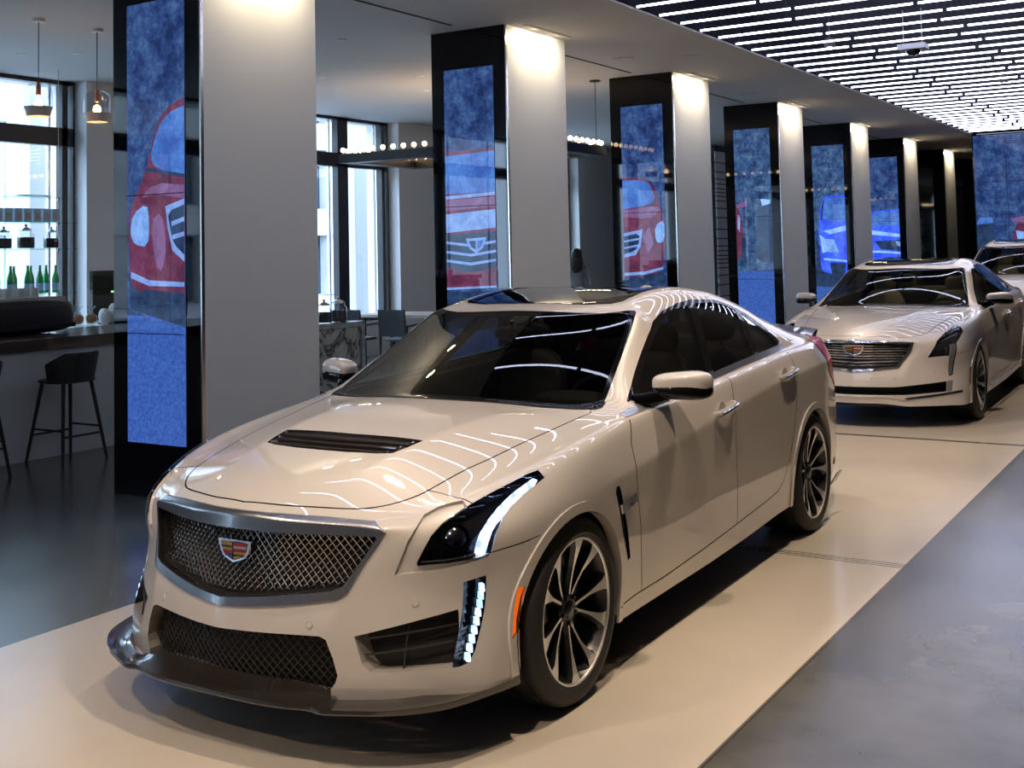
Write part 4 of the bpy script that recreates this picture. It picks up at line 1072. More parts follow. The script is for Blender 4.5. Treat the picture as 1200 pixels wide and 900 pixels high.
def room_shell():
    FM=floor_mat();mb=MB();mb.b2((XL-.6,-10,-.12),(10,34,0));struct('floor',mb.mesh(False),FM)
    # soffit over the bar side, and the recessed light bay
    mb=MB();mb.b2((XL-.6,-10,H),(XE,34,H+.12));mb.b2((XE-.02,-10,H+.10),(XE,34,H+.75));mb.b2((XR,-10,H),(10,34,H+.12));mb.b2((XR,-10,H+.1),(XR+.02,34,H+.75))
    struct('ceiling',mb.mesh(False),RM['soffit'])
    mb=MB();mb.b2((XE,-10,H+.40),(XR,34,H+.55));mb.b2((XE,-10,H+.02),(XE+.02,34,H+.6));mb.b2((XR-.02,-10,H+.02),(XR,34,H+.6));struct('ceiling_bay',mb.mesh(False),RM['pit'])
    # slots in the soffit between the columns
    mb=MB()
    for k in range(-2,7):
        y0=1.80+3.93*k
        mb.b2((-3.425,y0+1.5,H-.004),(-3.395,y0+3.66,H+.002))
    struct('trim_1',mb.mesh(False),RM['lines'])
    # window wall
    segs=[(-10,-8.1),(-6.98+.38,-6.98+.38)]
    rights=[-6.98,-.72,5.54,11.80,18.06]
    w=4.1;piers=[];y=-10
    for r in rights:
        piers.append((y,r-w));y=r
    piers.append((y,34))
    mb=MB()
    for a,b in piers:
        if b<=a: continue
        mb.b2((XL-.45,a,0),(XL,b,H));
        if a>-10: mb.b2((XL,a+.005,0),(XL+.25,a+.42,H)) if False else None
    struct('wall_left',mb.mesh(False),RM['wall'])
    # projecting pier faces: brown wall stands .25 m proud, its window side lit by the day
    mb=MB();mb2=MB()
    for a,b in piers:
        if a<=-10: a=-10
        mb.b2((XL,a+.02,0),(XL+.24,b-.02 if b<30 else b,H))
        mb2.b2((XL-.02,a+.004,0),(XL+.24,a+.019,H))
    struct('wall_left_pier',mb.mesh(False),RM['wall']);struct('trim_2',mb2.mesh(False),RM['reveal'])
    for i,r in enumerate(rights):
        l=r-w;mb=MB();x0,x1=XL-.10,XL+.02
        for yy,wd in ((l,.10),(r-1.30,.25),(r-.18,.08),(r-.02,.02)): mb.b2((x0,yy,.55),(x1,yy+wd,H))
        mb.b2((x0,l,3.06),(x1,r,3.28));mb.b2((x0,l,.55),(x1,r,.68));mb.b2((x0,l,H-.05),(x1,r,H))
        wn=struct('window_%d'%(i+1),mb.mesh(False),RM['frame'])
        mb=MB();mb.b2((XL-.06,l,.6),(XL-.05,r,H));mobj('pane',mb.mesh(False),RM['wglass'],wn)
        mb=MB();mb.b2((XL-.45,l,0),(XL+.10,r,.56));mobj('window_sill',mb.mesh(False),RM['wall'],wn)
        mb=MB()
        for yy in (r-.34,r-1.47,l+1.3): mb.b2((XL-.05,yy,.6),(XL-.02,yy+.025,H))
        mobj('glazing_bar',mb.mesh(False),RM['edge'],wn)
    mb=MB();mb.b2((9.9,-10,0),(10,34,H+.1));struct('wall_right',mb.mesh(False),RM['wallr'])
    mb=MB();mb.b2((XL-.6,-10.1,0),(10,-10,H+.7));struct('wall_back',mb.mesh(False),RM['wall'])
    mb=MB();mb.b2((XL-.6,34,0),(10,34.1,H+.7));struct('wall_end',mb.mesh(False),RM['slatk'])
def street():
    # the street outside the windows
    mb=MB();mb.b2((-40,-30,-.15),(-9.9,60,-.05));struct('ground_street',mb.mesh(False),mat('street_paving',(.33,.33,.33),.9))
    t=thing('street_building','pale stone building across the street outside the windows','building',(-30,0,0))
    mb=MB()
    for fl in range(3):
        z=fl*3.6;mb.b2((-.4,-30,z+2.5),(.2,60,z+3.6))
    for k in range(-15,31): mb.b2((-.3,k*2.0,0),(.1,k*2.0+.75,10.8))
    mobj('facade',mb.mesh(False),RM['brick'],t)
    mb=MB();mb.b2((-.9,-30,0),(-.5,60,10.8));mobj('glazing',mb.mesh(False),RM['sky'],t)
    for n,(y,x) in enumerate(((5.71,-10.45),(12.25,-10.45),(18.6,-10.45))):
        mb=MB();mb.b2((x-.35,y,0),(x+.15,y+(.24,.5,.5)[n],9));o=mobj('street_pier',mb.mesh(False),mat('pier_stone',(.36,.36,.36),.9));tag(o,['pale stone street pier outside the bar window','pale stone street pier outside the seating window','pale stone street pier outside the farthest window'][n],'pier')
RMW=None
def draw(par,items,frm,y0,x0,wd,zb,ht,nm='screen_image'):
    """flat picture on a screen; items=(material,[(u,v)...]) drawn bottom to top; u,v in 0..1"""
    mats=[];mb=MB();d=0
    for m,poly in items:
        if m not in mats: mats.append(m)
        mb.cm=mats.index(m);d+=.0006
        ar=sum(poly[i][0]*poly[(i+1)%len(poly)][1]-poly[(i+1)%len(poly)][0]*poly[i][1] for i in range(len(poly)))
        if ar<0: poly=poly[::-1]
        if len(poly)>4 and m!='p_chrome':
            for _ in range(2 if m in('p_red','p_blue','p_glass') else 1):
                q=[];n=len(poly)
                for i in range(n):
                    a,b,c=poly[i-1],poly[i],poly[(i+1)%n]
                    if b[0]<=0 or b[0]>=1 or b[1]<=0 or b[1]>=1: q.append(b);continue
                    q+=[(b[0]*.75+a[0]*.25,b[1]*.75+a[1]*.25),(b[0]*.75+c[0]*.25,b[1]*.75+c[1]*.25)]
                poly=q
        P=[Vector((x0+wd*u,y0-d,zb+ht*v)) for u,v in poly]
        mb.add(P,[tuple(range(len(P)))])
    return mobj(nm,mb.mesh(False),[RM[k] for k in mats],par)
R01=[(0,0),(1,0),(1,1),(0,1)]
def carpic(kind):
    """vehicle picture as layered flat shapes on the portrait screens (mural of a parked car)"""
    bg=[('p_tree',[(0,.28),(1,.28),(1,1),(0,1)]),('p_gravel',[(0,0),(1,0),(1,.285),(0,.285)])]
    if kind=='A':   # red car, its right front corner
        return bg+[('p_dark',[(.05,.30),(1,.26),(1,.42),(.05,.40)]),
          ('p_red',[(.06,.36),(.02,.44),(.05,.53),(.20,.57),(.38,.63),(.52,.72),(.72,.755),(1,.77),(1,.32),(.4,.33),(.12,.345)]),
          ('p_glass',[(.36,.62),(.56,.715),(.75,.742),(1,.752),(1,.60)]),('p_dark',[(.34,.612),(1,.592),(1,.60),(.36,.62)]),('p_redl',[(.22,.55),(.5,.585),(1,.575),(1,.545),(.5,.56)]),
          ('p_redl',[(.42,.50),(.62,.52),(.70,.44),(.62,.38),(.5,.40)]),
          ('p_lamp',[(.10,.515),(.36,.54),(.40,.50),(.38,.44),(.14,.445),(.06,.47)]),('p_chrome',[(.68,.53),(1,.545),(1,.405),(.80,.43),(.72,.48)]),('p_dark',[(.72,.518),(1,.532),(1,.42),(.82,.445),(.76,.48)]),
          ('p_chrome',[(.78,.495),(1,.505),(1,.495),(.79,.485)]),('p_chrome',[(.80,.465),(1,.472),(1,.462),(.81,.455)]),
          ('p_chrome',[(.08,.385),(.4,.365),(1,.36),(1,.350),(.4,.352),(.08,.37)]),('p_dark',[(.3,.345),(1,.335),(1,.29),(.3,.30)])]
    if kind=='B':   # red car, centre of the nose
        g=bg+[('p_red',[(0,.33),(1,.33),(1,.74),(0,.735)]),('p_glass',[(0,.60),(1,.60),(1,.73),(0,.722)]),('p_chrome',[(0,.582),(1,.590),(1,.60),(0,.593)]),
          ('p_redl',[(0,.545),(1,.555),(1,.585),(0,.58)]),('p_chrome',[(0,.475),(1,.487),(1,.545),(0,.535)]),('p_dark',[(0,.365),(.5,.345),(1,.365),(1,.475),(0,.468)])]
        for v in (.44,.41,.382): g+=[('p_chrome',[(0,v),(.5,v-.012),(1,v),(1,v+.008),(.5,v-.003),(0,v+.008)])]
        g+=[('p_chrome',[(.40,.455),(.82,.458),(.75,.425),(.61,.408),(.47,.423)]),('p_dark',[(.46,.447),(.60,.448),(.60,.420),(.52,.426)]),('p_glass',[(.63,.448),(.76,.449),(.70,.428),(.63,.421)]),
          ('p_red',[(0,.30),(1,.30),(1,.352),(.5,.337),(0,.352)]),('p_chrome',[(0,.292),(1,.30),(1,.306),(0,.30)]),('p_dark',[(0,.17),(1,.17),(1,.29),(0,.285)]),('p_chrome',[(0,.225),(1,.23),(1,.236),(0,.231)]),('p_gravel',[(0,0),(1,0),(1,.165),(0,.165)])]
        return [g[0]]+g[1:]
    if kind=='C':   # red car, left front corner
        return [bg[0],('p_gravel',[(0,0),(1,0),(1,.15),(0,.15)]),('p_dark',[(0,.14),(1,.16),(1,.30),(0,.30)]),
          ('p_red',[(0,.29),(.5,.28),(.9,.32),(.98,.40),(.99,.50),(.93,.55),(.86,.60),(.74,.675),(.6,.70),(0,.705)]),('p_glass',[(0,.575),(.80,.59),(.70,.665),(.58,.69),(0,.695)]),
          ('p_redl',[(0,.545),(.6,.53),(.88,.56),(.82,.585),(0,.57)]),('p_chrome',[(0,.475),(.46,.49),(.40,.42),(.28,.385),(0,.375)]),('p_dark',[(0,.462),(.39,.475),(.35,.425),(.25,.40),(0,.39)]),
          ('p_chrome',[(0,.445),(.37,.455),(.37,.447),(0,.437)]),('p_chrome',[(0,.418),(.35,.428),(.34,.42),(0,.41)]),('p_lamp',[(.75,.50),(.98,.53),(.98,.44),(.82,.43),(.76,.45)]),
          ('p_redl',[(.45,.46),(.62,.50),(.72,.43),(.58,.39)]),('p_chrome',[(0,.30),(.5,.305),(.92,.325),(.92,.335),(.5,.318),(0,.312)]),('p_dark',[(0,.26),(.95,.29),(.93,.318),(.5,.30),(0,.295)])]
    if kind=='D':
        return [('p_tree2',[(0,.28),(1,.28),(1,1),(0,1)]),('p_gravel',[(0,0),(1,0),(1,.285),(0,.285)]),('p_dark',[(.55,.33),(1,.33),(1,.62),(.86,.64),(.66,.60),(.55,.55),(.52,.42)]),('p_red',[(0,.34),(.12,.36),(.22,.46),(.14,.58),(0,.62)]),
          ('p_redl',[(0,.62),(.33,.64),(.36,.615),(.05,.60)]),('p_bluel',[(.70,.645),(.96,.64),(.96,.62),(.74,.61)]),('p_chrome',[(.04,.50),(.10,.48),(.12,.56),(.05,.57)]),('p_dark',[(.12,.33),(.24,.36),(.26,.45),(.14,.46)])]
    if kind=='E':   # blue car, left part
        return [('p_tree2',[(0,.28),(1,.28),(1,1),(0,1)]),('p_gravel',[(0,0),(1,0),(1,.16),(0,.16)]),('p_dark',[(.02,.17),(1,.17),(1,.30),(.02,.32)]),
          ('p_blue',[(.16,.27),(.30,.24),(1,.23),(1,.70),(.40,.70),(.24,.66),(.16,.56),(.12,.45)]),('p_glass',[(.28,.545),(1,.545),(1,.685),(.42,.685),(.32,.645)]),('p_dark',[(.24,.545),(.33,.655),(.36,.68),(.28,.66),(.20,.56)]),
          ('p_bluel',[(.3,.49),(1,.52),(1,.49),(.5,.47)]),('p_lamp',[(.28,.445),(.60,.44),(.76,.36),(.42,.365)]),('p_bluel',[(.16,.47),(.30,.45),(.42,.37),(.24,.36)]),('p_dark',[(.46,.30),(.96,.30),(.90,.225),(.52,.23)]),('p_bluel',[(.26,.33),(1,.315),(1,.305),(.28,.318)]),('p_dark',[(.02,.24),(.14,.24),(.18,.40),(.06,.42)])]
    if kind=='F':   # blue car, nose
        return [('p_tree',[(0,.28),(1,.28),(1,1),(0,1)]),('p_gravel',[(0,0),(1,0),(1,.16),(0,.16)]),('p_dark',[(0,.15),(1,.15),(1,.26),(0,.26)]),('p_blue',[(0,.24),(1,.21),(1,.64),(0,.63)]),('p_glass',[(0,.53),(1,.53),(1,.625),(0,.62)]),
          ('p_bluel',[(0,.50),(1,.47),(1,.45),(0,.47)]),('p_dark',[(.10,.425),(1,.43),(1,.355),(.30,.37)]),('p_lamp',[(.84,.42),(1,.42),(1,.385),(.9,.39)]),('p_bluel',[(0,.36),(.3,.36),(1,.345),(1,.335),(.3,.345),(0,.345)]),('p_dark',[(.26,.31),(1,.315),(1,.20),(.12,.205),(.10,.24)]),('p_bluel',[(0,.29),(.1,.26),(.06,.2),(0,.2)])]
    return bg
def column(k,kind,label):
    y=1.80+3.93*k;x0,x1=-3.853,-2.964
    t=thing('display_column',label,'column',((x0+x1)/2,y,0),0,None)
    ox=-(x0+x1)/2
    def part(nm,lo,hi,m,par=t):
        mb=MB();mb.b2(Vector(lo)+Vector((ox,-y,0)),Vector(hi)+Vector((ox,-y,0)));return mobj(nm,mb.mesh(False),m,par)
    part('white_cladding',(x0+.02,y+.03,0),(x1,y+1.18,H),RM['white'])
    if True:
        part('glass_face',(x0,y,0),(x1-.012,y+.028,H),RM['glassk'])
        part('steel_edge',(x1-.011,y+.002,0),(x1+.003,y+.03,H),RM['edge'])
    z0,z1=(.37,3.47)
    if k<6:
        s=part('screen',(x0+.152,y-.004,z0),(x1-.150,y,z1),RM['p_dark'])
        im=draw(s,carpic(kind),None,y-.0045,x0+.152,x1-.150-(x0+.152),z0,z1-z0);im.data.transform(Matrix.Translation((ox,-y,0)))
        mb=MB()
        for z in (1.13,2.10): mb.b2((x0+.152+ox,-.0165,z-.003),(x1-.15+ox,-.0160,z+.003))
        mobj('bezel_line',mb.mesh(False),RM['lines'],s)
    # recessed wall-washing lamp at the head of the white side
    c=Vector((x1+.14+ox,.59,H));mb=MB();mb.b2(c+Vector((-.03,-.42,-.008)),c+Vector((.03,.42,.0)));mobj('washer_lamp',mb.mesh(False),RM['soffit'],t)
    for dy in (-.22,.22):
        l=lamp(t,'AREA',c+Vector((0,dy,-.012)),5.2,(1,.80,.58),.05,sx=.30);aim(l,(0,0,0),(-.55,0,-1))
    return t
def tubes():
    me=None;L=1.16;n=0
    hang=None
    ys=[5.40+.4975*i for i in range(-19,33)]
    for j,y in enumerate(ys):
        st=[0,.16][j%2]
        xs=[XE+.02];x=XE+.02+(1.14 if j%2==0 else .98)
        segs=[(XE+.02,x)]
        while x<XR-.15: segs.append((x+.03,min(x+.03+1.14,XR-.02)));x+=1.17
        for a,b in segs:
            n+=1;ln=b-a
            key=round(ln,2)
            if key not in TB:
                m=MB();m.cm=0;m.tube([(0,0,0),(ln,0,0)],.0105,6);m.cm=1
                for q in (.0,ln): m.tube([(q-.004 if q else -.004,0,0),(q+.012 if not q else q+.004,0,0)],.013,6)
                me=m.mesh();me.materials.append(RM['tube']);me.materials.append(RM['cap'])
                mh=[]
                for q in (.05,ln-.05):
                    h=MB();h.tube([(q,0,.01),(q,0,.38)],.0012,4);h=h.mesh();h.materials.append(RM['cap']);mh.append(h)
                me.name='led_tube';TB[key]=(me,mh)
            o=bpy.data.objects.new('tube_light',TB[key][0]);COL.objects.link(o);o.location=(a,y,H+.02)
            w='over the car lane';tag(o,'cool white glowing tube light hung in the dark ceiling bay','ceiling light','tube lights in the ceiling bay')
            for q in TB[key][1]: h=bpy.data.objects.new('hanger',q);COL.objects.link(h);h.parent=o
    return n
TB={}
def downlight(loc,label,e,col=(1,.77,.54),tilt=None,size=.05,spot=60,blend=.5):
    t=thing('spotlight',label,'ceiling light',loc)
    mb=MB();mb.lathe([(.040,-.01),(.050,-.012),(.058,.0),(.058,.09),(.03,.10),(.0,.10)],20);mobj('lamp_can',mb.mesh(),RM['cap'],t)
    mb=MB();mb.tube([(0,0,.09),(0,0,.40)],.008,8);mobj('stem',mb.mesh(),RM['cap'],t)
    mb=MB();mb.lathe([(0,-.002),(.038,-.002)],20);mobj('lamp_face',mb.mesh(False),RM['spot'],t)
    l=lamp(t,'SPOT',(0,0,-.03),e,col,size,spot=math.radians(spot),blend=blend)
    if tilt: aim(l,loc,tilt)
    return t
# ---------- bar, seating and fittings ----------
def pendant(x,y,label):
    t=thing('pendant_lamp',label,'pendant lamp',(x,y,0),0,'pendant lamps over the bar')
    mb=MB();mb.lathe([(0,H-.03),(.055,H-.03),(.06,H)],20);mobj('canopy',mb.mesh(),RM['paper'],t)
    mb=MB();mb.tube([(0,0,3.27),(0,0,H-.02)],.004,6);mobj('cord',mb.mesh(),RM['blackm'],t)
    mb=MB();mb.lathe([(0,3.28),(.016,3.28),(.022,3.22),(.022,3.16),(.0,3.15)],14);mobj('socket',mb.mesh(),RM['copper'],t)
    mb=MB();mb.lathe([(.018,3.27),(.07,3.262),(.112,3.23),(.124,3.17),(.124,3.05),(.120,3.05)],28);mobj('glass_shade',mb.mesh(),RM['clear'],t)
    mb=MB();mb.lathe([(.128,3.05),(.118,3.03),(.10,2.965),(.095,2.965),(.112,3.03),(.118,3.05)],28);mobj('lower_ring',mb.mesh(),RM['shade'],t)
    mb=MB();mb.sphere((0,0,3.085),.036,12,(1,1,1.25));mobj('bulb',mb.mesh(),RM['fil'],t)
    lamp(t,'POINT',(0,0,3.085),4,(1,.6,.32),.04)
def stool(x,y,rz,label):
    t=thing('bar_stool',label,'bar stool',(x,y,0),rz,'black bar stools at the bar')
    # faces -x (towards the bar); back rest on +x
    zs=.66
    mb=MB();mb.superell((0,0,zs),(.20,.20,.020),3.2);mobj('seat',mb.mesh(smooth_=True),RM['stool'],t)
    mb=MB();V=[];n=16
    for i in range(n+1):
        a=math.radians(-78+156*i/n);r=.205;top=zs+.235-.12*max(0,(abs(a)-.7))**1.0*1.1;rr=r+.03
        V.append((Vector((r*math.cos(a)*.9,r*math.sin(a),zs-.01)),Vector((rr*math.cos(a)*.95,rr*math.sin(a),top))))
    for i in range(n):
        a,b=V[i],V[i+1];o=lambda p:Vector((p.x*1.09,p.y*1.09,p.z))
        mb.quad(a[0],b[0],b[1],a[1]);mb.quad(o(a[1]),o(b[1]),o(b[0]),o(a[0]));mb.quad(a[1],b[1],o(b[1]),o(a[1]));mb.quad(a[0],o(a[0]),o(b[0]),b[0])
    for e in (V[0],V[-1]):
        o=lambda p:Vector((p.x*1.09,p.y*1.09,p.z));mb.quad(e[0],e[1],o(e[1]),o(e[0]))
    mobj('backrest',mb.mesh(),RM['stool'],t)
    F={}
    for sx_ in (-1,1):
        for sy_ in (-1,1):
            a=Vector((sx_*.135,sy_*.135,zs-.01));b=Vector((sx_*.235,sy_*.215,0));F[(sx_,sy_)]=(a,b)
            mb=MB();mb.tube([a,b],.017,8,r1=.0125);mobj('leg',mb.mesh(),RM['stool'],t)
    def at(k,z): a,b=F[k];return a.lerp(b,(a.z-z)/(a.z-b.z))
    for p,q,z in (((-1,-1),(-1,1),.22),((-1,-1),(1,-1),.27),((-1,1),(1,1),.27),((1,-1),(1,1),.22)):
        mb=MB();mb.tube([at(p,z),at(q,z)],.009,6);mobj('stretcher',mb.mesh(),RM['stool'],t)
def bar():
    t=thing('bar_counter','long bar counter with dark walnut top and pale front left of the nearest column','bar counter',(-5.9,0,0))
    mb=MB();mb.b2((-.7,-6,0),(.3,4.6,.90));mobj('front_panel',mb.mesh(False),RM['barf'],t)
    mb=MB();mb.b2((-.75,-6,.905),(.34,4.62,1.0));mobj('counter_top',mb.mesh(False),RM['woodd'],t)
    # marble island behind the nearest column
    t=thing('marble_counter','veined marble counter with waterfall end between the first two columns','counter',(-5.6,5.5,0))
    mb=MB();mb.b2((-.55,-.75,0),(.38,.69,.86));mobj('side_panel',mb.mesh(False),RM['marble'],t)
    mb=MB();mb.b2((-.6,-.8,.865),(.40,.76,.92));mobj('counter_top',mb.mesh(False),RM['marble2'],t)
    mb=MB();mb.b2((-.6,.70,0),(.40,.76,.864));mobj('waterfall_end',mb.mesh(False),RM['marble2'],t)
    # back shelves of glass in front of the bar window
    for z,lb in ((1.30,'lowest glass shelf in the bar window, carrying the green bottles'),(1.79,'glass shelf in the bar window carrying the bean jars'),(2.08,'glass shelf in the bar window carrying the pale blue boxes'),(2.36,'topmost glass shelf in the bar window, with the pastry tray')):
        t=thing('glass_shelf',lb,'shelf',(-8.3,3.2,z),0,'glass shelves in the bar window')
        mb=MB();mb.b2((-.14,-3,-.012),(.16,1.58,0));mobj('pane',mb.mesh(False),RM['shelfg'],t)
        for yy in (-2.2,-.8,.78,1.56):
            mb=MB();mb.lathe([(.010,-.03),(.014,-.03),(.014,.01),(.010,.01)],10,c=(-.15,yy,-.0));mobj('clamp',mb.mesh(),RM['edge'],t)
    for i,yy in enumerate((-2.2,-.8,.78,1.56)):
        mb=MB();mb.tube([(0,0,.95),(0,0,H)],.005,6);o=mobj('shelf_rod',mb.mesh(),RM['edge']);o.location=(-8.45,3.2+yy,0)
        tag(o,'thin steel rod holding the glass shelves, %s'%('out of frame at the left','left of the visible shelves','behind the jars','at the right end of the shelves')[i],'rod','steel rods of the shelves')
    t=thing('bar_cabinet','low black cabinet under the glass shelves behind the bar','cabinet',(-8.3,1.4,0))
    mb=MB();mb.b2((-.3,-3.4,0),(.35,2.45,.90));mobj('body',mb.mesh(False),RM['blackm'],t)
    mb=MB();mb.b2((-.31,-3.4,.90),(.37,2.47,.95));mobj('counter_top',mb.mesh(False),RM['blackm'],t)
    # bottles
    first=None
    ys=[3.66,3.78,3.83,3.95,4.03,4.16,4.24,4.31,4.43,4.51]
    def bottle():
        o=thing('water_bottle','green glass water bottle in the row on the bar back shelf','bottle',(0,0,0),0,'green bottles on the back shelf')
        mb=MB();mb.lathe([(0,0),(.036,0),(.038,.01),(.038,.15),(.034,.18),(.016,.24),(.013,.30),(.015,.305),(.0,.305)],16);mobj('body',mb.mesh(),RM['green'],o)
        mb=MB();mb.lathe([(.0388,.03),(.0388,.11)],16);mobj('label_band',mb.mesh(),RM['lblue'],o)
        mb=MB();mb.lathe([(.0155,.285),(.0155,.308),(0,.308)],10);mobj('cap',mb.mesh(),RM['silver'],o);return o
    b=bottle();b.location=(-8.22,ys[0],1.302)
    for y in ys[1:]: dup(b,(-8.22+.06*((ys.index(y))%2),y,1.302),0,'green glass water bottle in the row on the bar back shelf')
    def jar(loc,s,label,grp):
        o=thing('storage_jar',label,'jar',loc,0,grp)
        mb=MB();mb.lathe([(0,0),(.085*s,0),(.092*s,.02*s),(.092*s,.15*s),(.06*s,.19*s),(.062*s,.20*s)],22);mobj('glass_body',mb.mesh(),RM['clear'],o)
        mb=MB();mb.lathe([(0,.008*s),(.082*s,.008*s),(.088*s,.03*s),(.088*s,.125*s),(0,.13*s)],22);mobj('contents',mb.mesh(),RM['coffee'],o)
        mb=MB();mb.lathe([(.068*s,.198*s),(.066*s,.215*s),(.03*s,.235*s),(.012*s,.24*s),(.02*s,.26*s),(0,.275*s)],18);mobj('lid',mb.mesh(),RM['silver'],o)
    for y,lb in ((3.93,'left'),(4.20,'middle'),(4.52,'right')):
        jar((-8.25,y,1.792),1.0 if lb=='middle' else .9,'glass jar of dark beans on the bar shelf, %s of three'%{'left':'the left one','middle':'the tall middle one','right':'the right one'}[lb],'bean jars on the bar shelf')
    jar((-5.35,5.76,.922),.95,'glass jar of beans on the marble counter, the one nearer the column','bean jars on the marble counter')
    jar((-5.35,5.99,.922),1.02,'glass jar of beans on the marble counter, the one nearer the chairs','bean jars on the marble counter')
    o0=None
    for i in range(8):
        y=3.70+.118*i
        o=thing('tea_box','small pale blue box with tan label in the row on the glass shelf','box',(-8.2,y,2.082),0,'pale blue boxes on the glass shelf') if i==0 else dup(o0,(-8.2,y,2.082),random.uniform(-.06,.06))
        if i==0:
            o0=o;mb=MB();mb.box((0,0,.075),(.06,.095,.15));mobj('carton',mb.mesh(False),RM['lblue'],o)
            mb=MB();mb.box((.031,0,.066),(.002,.06,.07));mobj('paper_label',mb.mesh(False),RM['kraft'],o)
    mb=MB();mb.superell((0,0,.015),(.09,.22,.012),2.5)
    o=mobj('pastry_tray',mb.mesh(smooth_=True),RM['silver']);o.location=(-8.2,4.26,2.357);tag(o,'small tray of pastries on the upper glass shelf','tray')
    # machine, cups, monitor, tissue bags
    t=thing('coffee_machine','long low black coffee machine on the bar left end','coffee machine',(-6.35,2.33,1.0))
    mb=MB();mb.superell((0,0,.16),(.24,.95,.16),5);mobj('body',mb.mesh(smooth_=True),RM['blackm'],t)
    mb=MB();mb.b2((-.24,-.93,.28),(.20,.80,.33));mobj('cup_rail',mb.mesh(False),RM['silver'],t)
    mb=MB();mb.b2((.2,-.85,.05),(.27,.85,.09));mobj('drip_tray',mb.mesh(False),RM['blackm'],t)
    c0=None
    for i in range(9):
        for j in range(2):
            loc=(-6.50+.11*j,1.85+.14*i,1.332)
            if c0 is None:
                c0=thing('cup','white paper cup upside down on the coffee machine','cup',loc,0,'cups on the coffee machine')
                mb=MB();mb.lathe([(.040,0),(.031,.08),(.0,.08)],14);mobj('cup_body',mb.mesh(),RM['paper'],c0);mb=MB();mb.lathe([(.040,0),(.043,.004),(.040,.008)],14);mobj('rim',mb.mesh(),RM['paper'],c0)
            else: dup(c0,loc,0)
    t=thing('monitor','dark green screen on a stand behind the bar beside the nearest column','screen',(-7.5,4.68,.955))
    mb=MB();mb.b2((-.02,-.22,.05),(.03,.30,.58));mobj('panel',mb.mesh(False),RM['screenk'],t)
    mb=MB();mb.b2((-.10,-.05,0),(.08,.12,.012));mb.b2((-.04,.0,.0),(-.02,.06,.2));mobj('stand',mb.mesh(False),RM['blackm'],t)
    mb=MB();mb.b2((.031,.02,.34),(.032,.08,.36));mobj('status_text',mb.mesh(False),emis('status_green',(.3,.9,.35),1),t)
    t=thing('service_counter','pale counter under the green screen behind the bar','counter',(-7.55,4.4,0))
    mb=MB();mb.b2((-.33,-.6,0),(.4,1.6,.90));mobj('cabinet',mb.mesh(False),RM['barf'],t)
    mb=MB();mb.b2((-.34,-.62,.905),(.53,1.62,.95));mobj('counter_top',mb.mesh(False),RM['reveal'],t)
    for i,(x,y,lb) in enumerate(((-7.1,3.99,'left'),(-7.1,4.15,'right'))):
        t=thing('wrapped_pastry','%s of two twisted clear bags of pastry behind the bar'%lb,'pastry',(x,y,.952),0,'bagged pastries behind the bar')
        mb=MB();mb.superell((0,0,.10),(.05,.06,.05),2);mobj('pastry',mb.mesh(smooth_=True),RM['pastry'],t)
        mb=MB();mb.lathe([(.03,0),(.055,.06),(.06,.12),(.02,.17),(.012,.18),(.05,.23)],14);mobj('clear_bag',mb.mesh(),RM['clear'],t)
    mb=MB()
    for i in range(7):
        mb.superell((random.uniform(-.06,.06),-.10+.035*i,.10+random.uniform(-.02,.03)),(.07,.05,.09+random.uniform(-.02,.02)),2.2,n=10,m=12)
    o=mobj('tissue_bundle',mb.mesh(smooth_=True),RM['paper']);o.location=(-7.1,4.42,.975);tag(o,'bunched white tissue in front of the green screen','tissue')
def frame_rig():
    # hanging black rectangular frame with bulbs on top
    z=2.86;x0,x1,y0,y1=-7.08,-3.95,8.05,9.72
    t=thing('bulb_chandelier','black hanging rectangular frame with round bulbs along its top','chandelier',(0,0,0))
    mb=MB()
    for lo,hi in (((x0,y0,z),(x1,y0+.05,z+.12)),((x0,y1-.05,z),(x1,y1,z+.12)),((x0,y0+.05,z),(x0+.05,y1-.05,z+.12)),((x1-.05,y0+.05,z),(x1,y1-.05,z+.12))): mb.b2(lo,hi)
    mb.b2((x0,y0,z),(x1,y0+.20,z+.01));mb.b2((x0,y1-.2,z),(x1,y1,z+.01));mb.b2((x0,y0+.2,z),(x0+.2,y1-.2,z+.01));mb.b2((x1-.2,y0+.2,z),(x1,y1-.2,z+.01))
    mobj('frame_beam',mb.mesh(False),RM['blackm'],t)
    for x,y in ((-5.25,y0+.03),(-5.05,y1-.03),(x1-.13,y1-.03)):
        mb=MB();mb.tube([(x,y,z+.1),(x,y,H)],.005,6);mb.lathe([(0,H-.02),(.07,H-.02),(.075,H)],16,c=(x,y,0));mobj('suspension_rod',mb.mesh(),RM['blackm'],t)
    pts=[]
    n=19
    for i in range(n): pts+=[(x0+.06+(x1-x0-.12)*i/(n-1),y0+.03),(x0+.06+(x1-x0-.12)*i/(n-1),y1-.03)]
    for i in range(1,11): pts+=[(x0+.03,y0+(y1-y0)*i/11),(x1-.03,y0+(y1-y0)*i/11)]
    mb=MB();mb.sphere((0,0,.05),.030,10);me=mb.mesh();me.materials.append(RM['bulb']);mb=MB();mb.lathe([(.014,0),(.014,.028),(0,.028)],8);ms=mb.mesh();ms.materials.append(RM['copper'])
    for x,y in pts:
        b=bpy.data.objects.new('bulb',me);COL.objects.link(b);b.parent=t;b.location=(x,y,z+.12)
        s=bpy.data.objects.new('socket',ms);COL.objects.link(s);s.parent=b
    lamp(t,'AREA',((x0+x1)/2,(y0+y1)/2,z+.22),7,(1,.75,.5),1.5,rot=(math.pi,0,0))
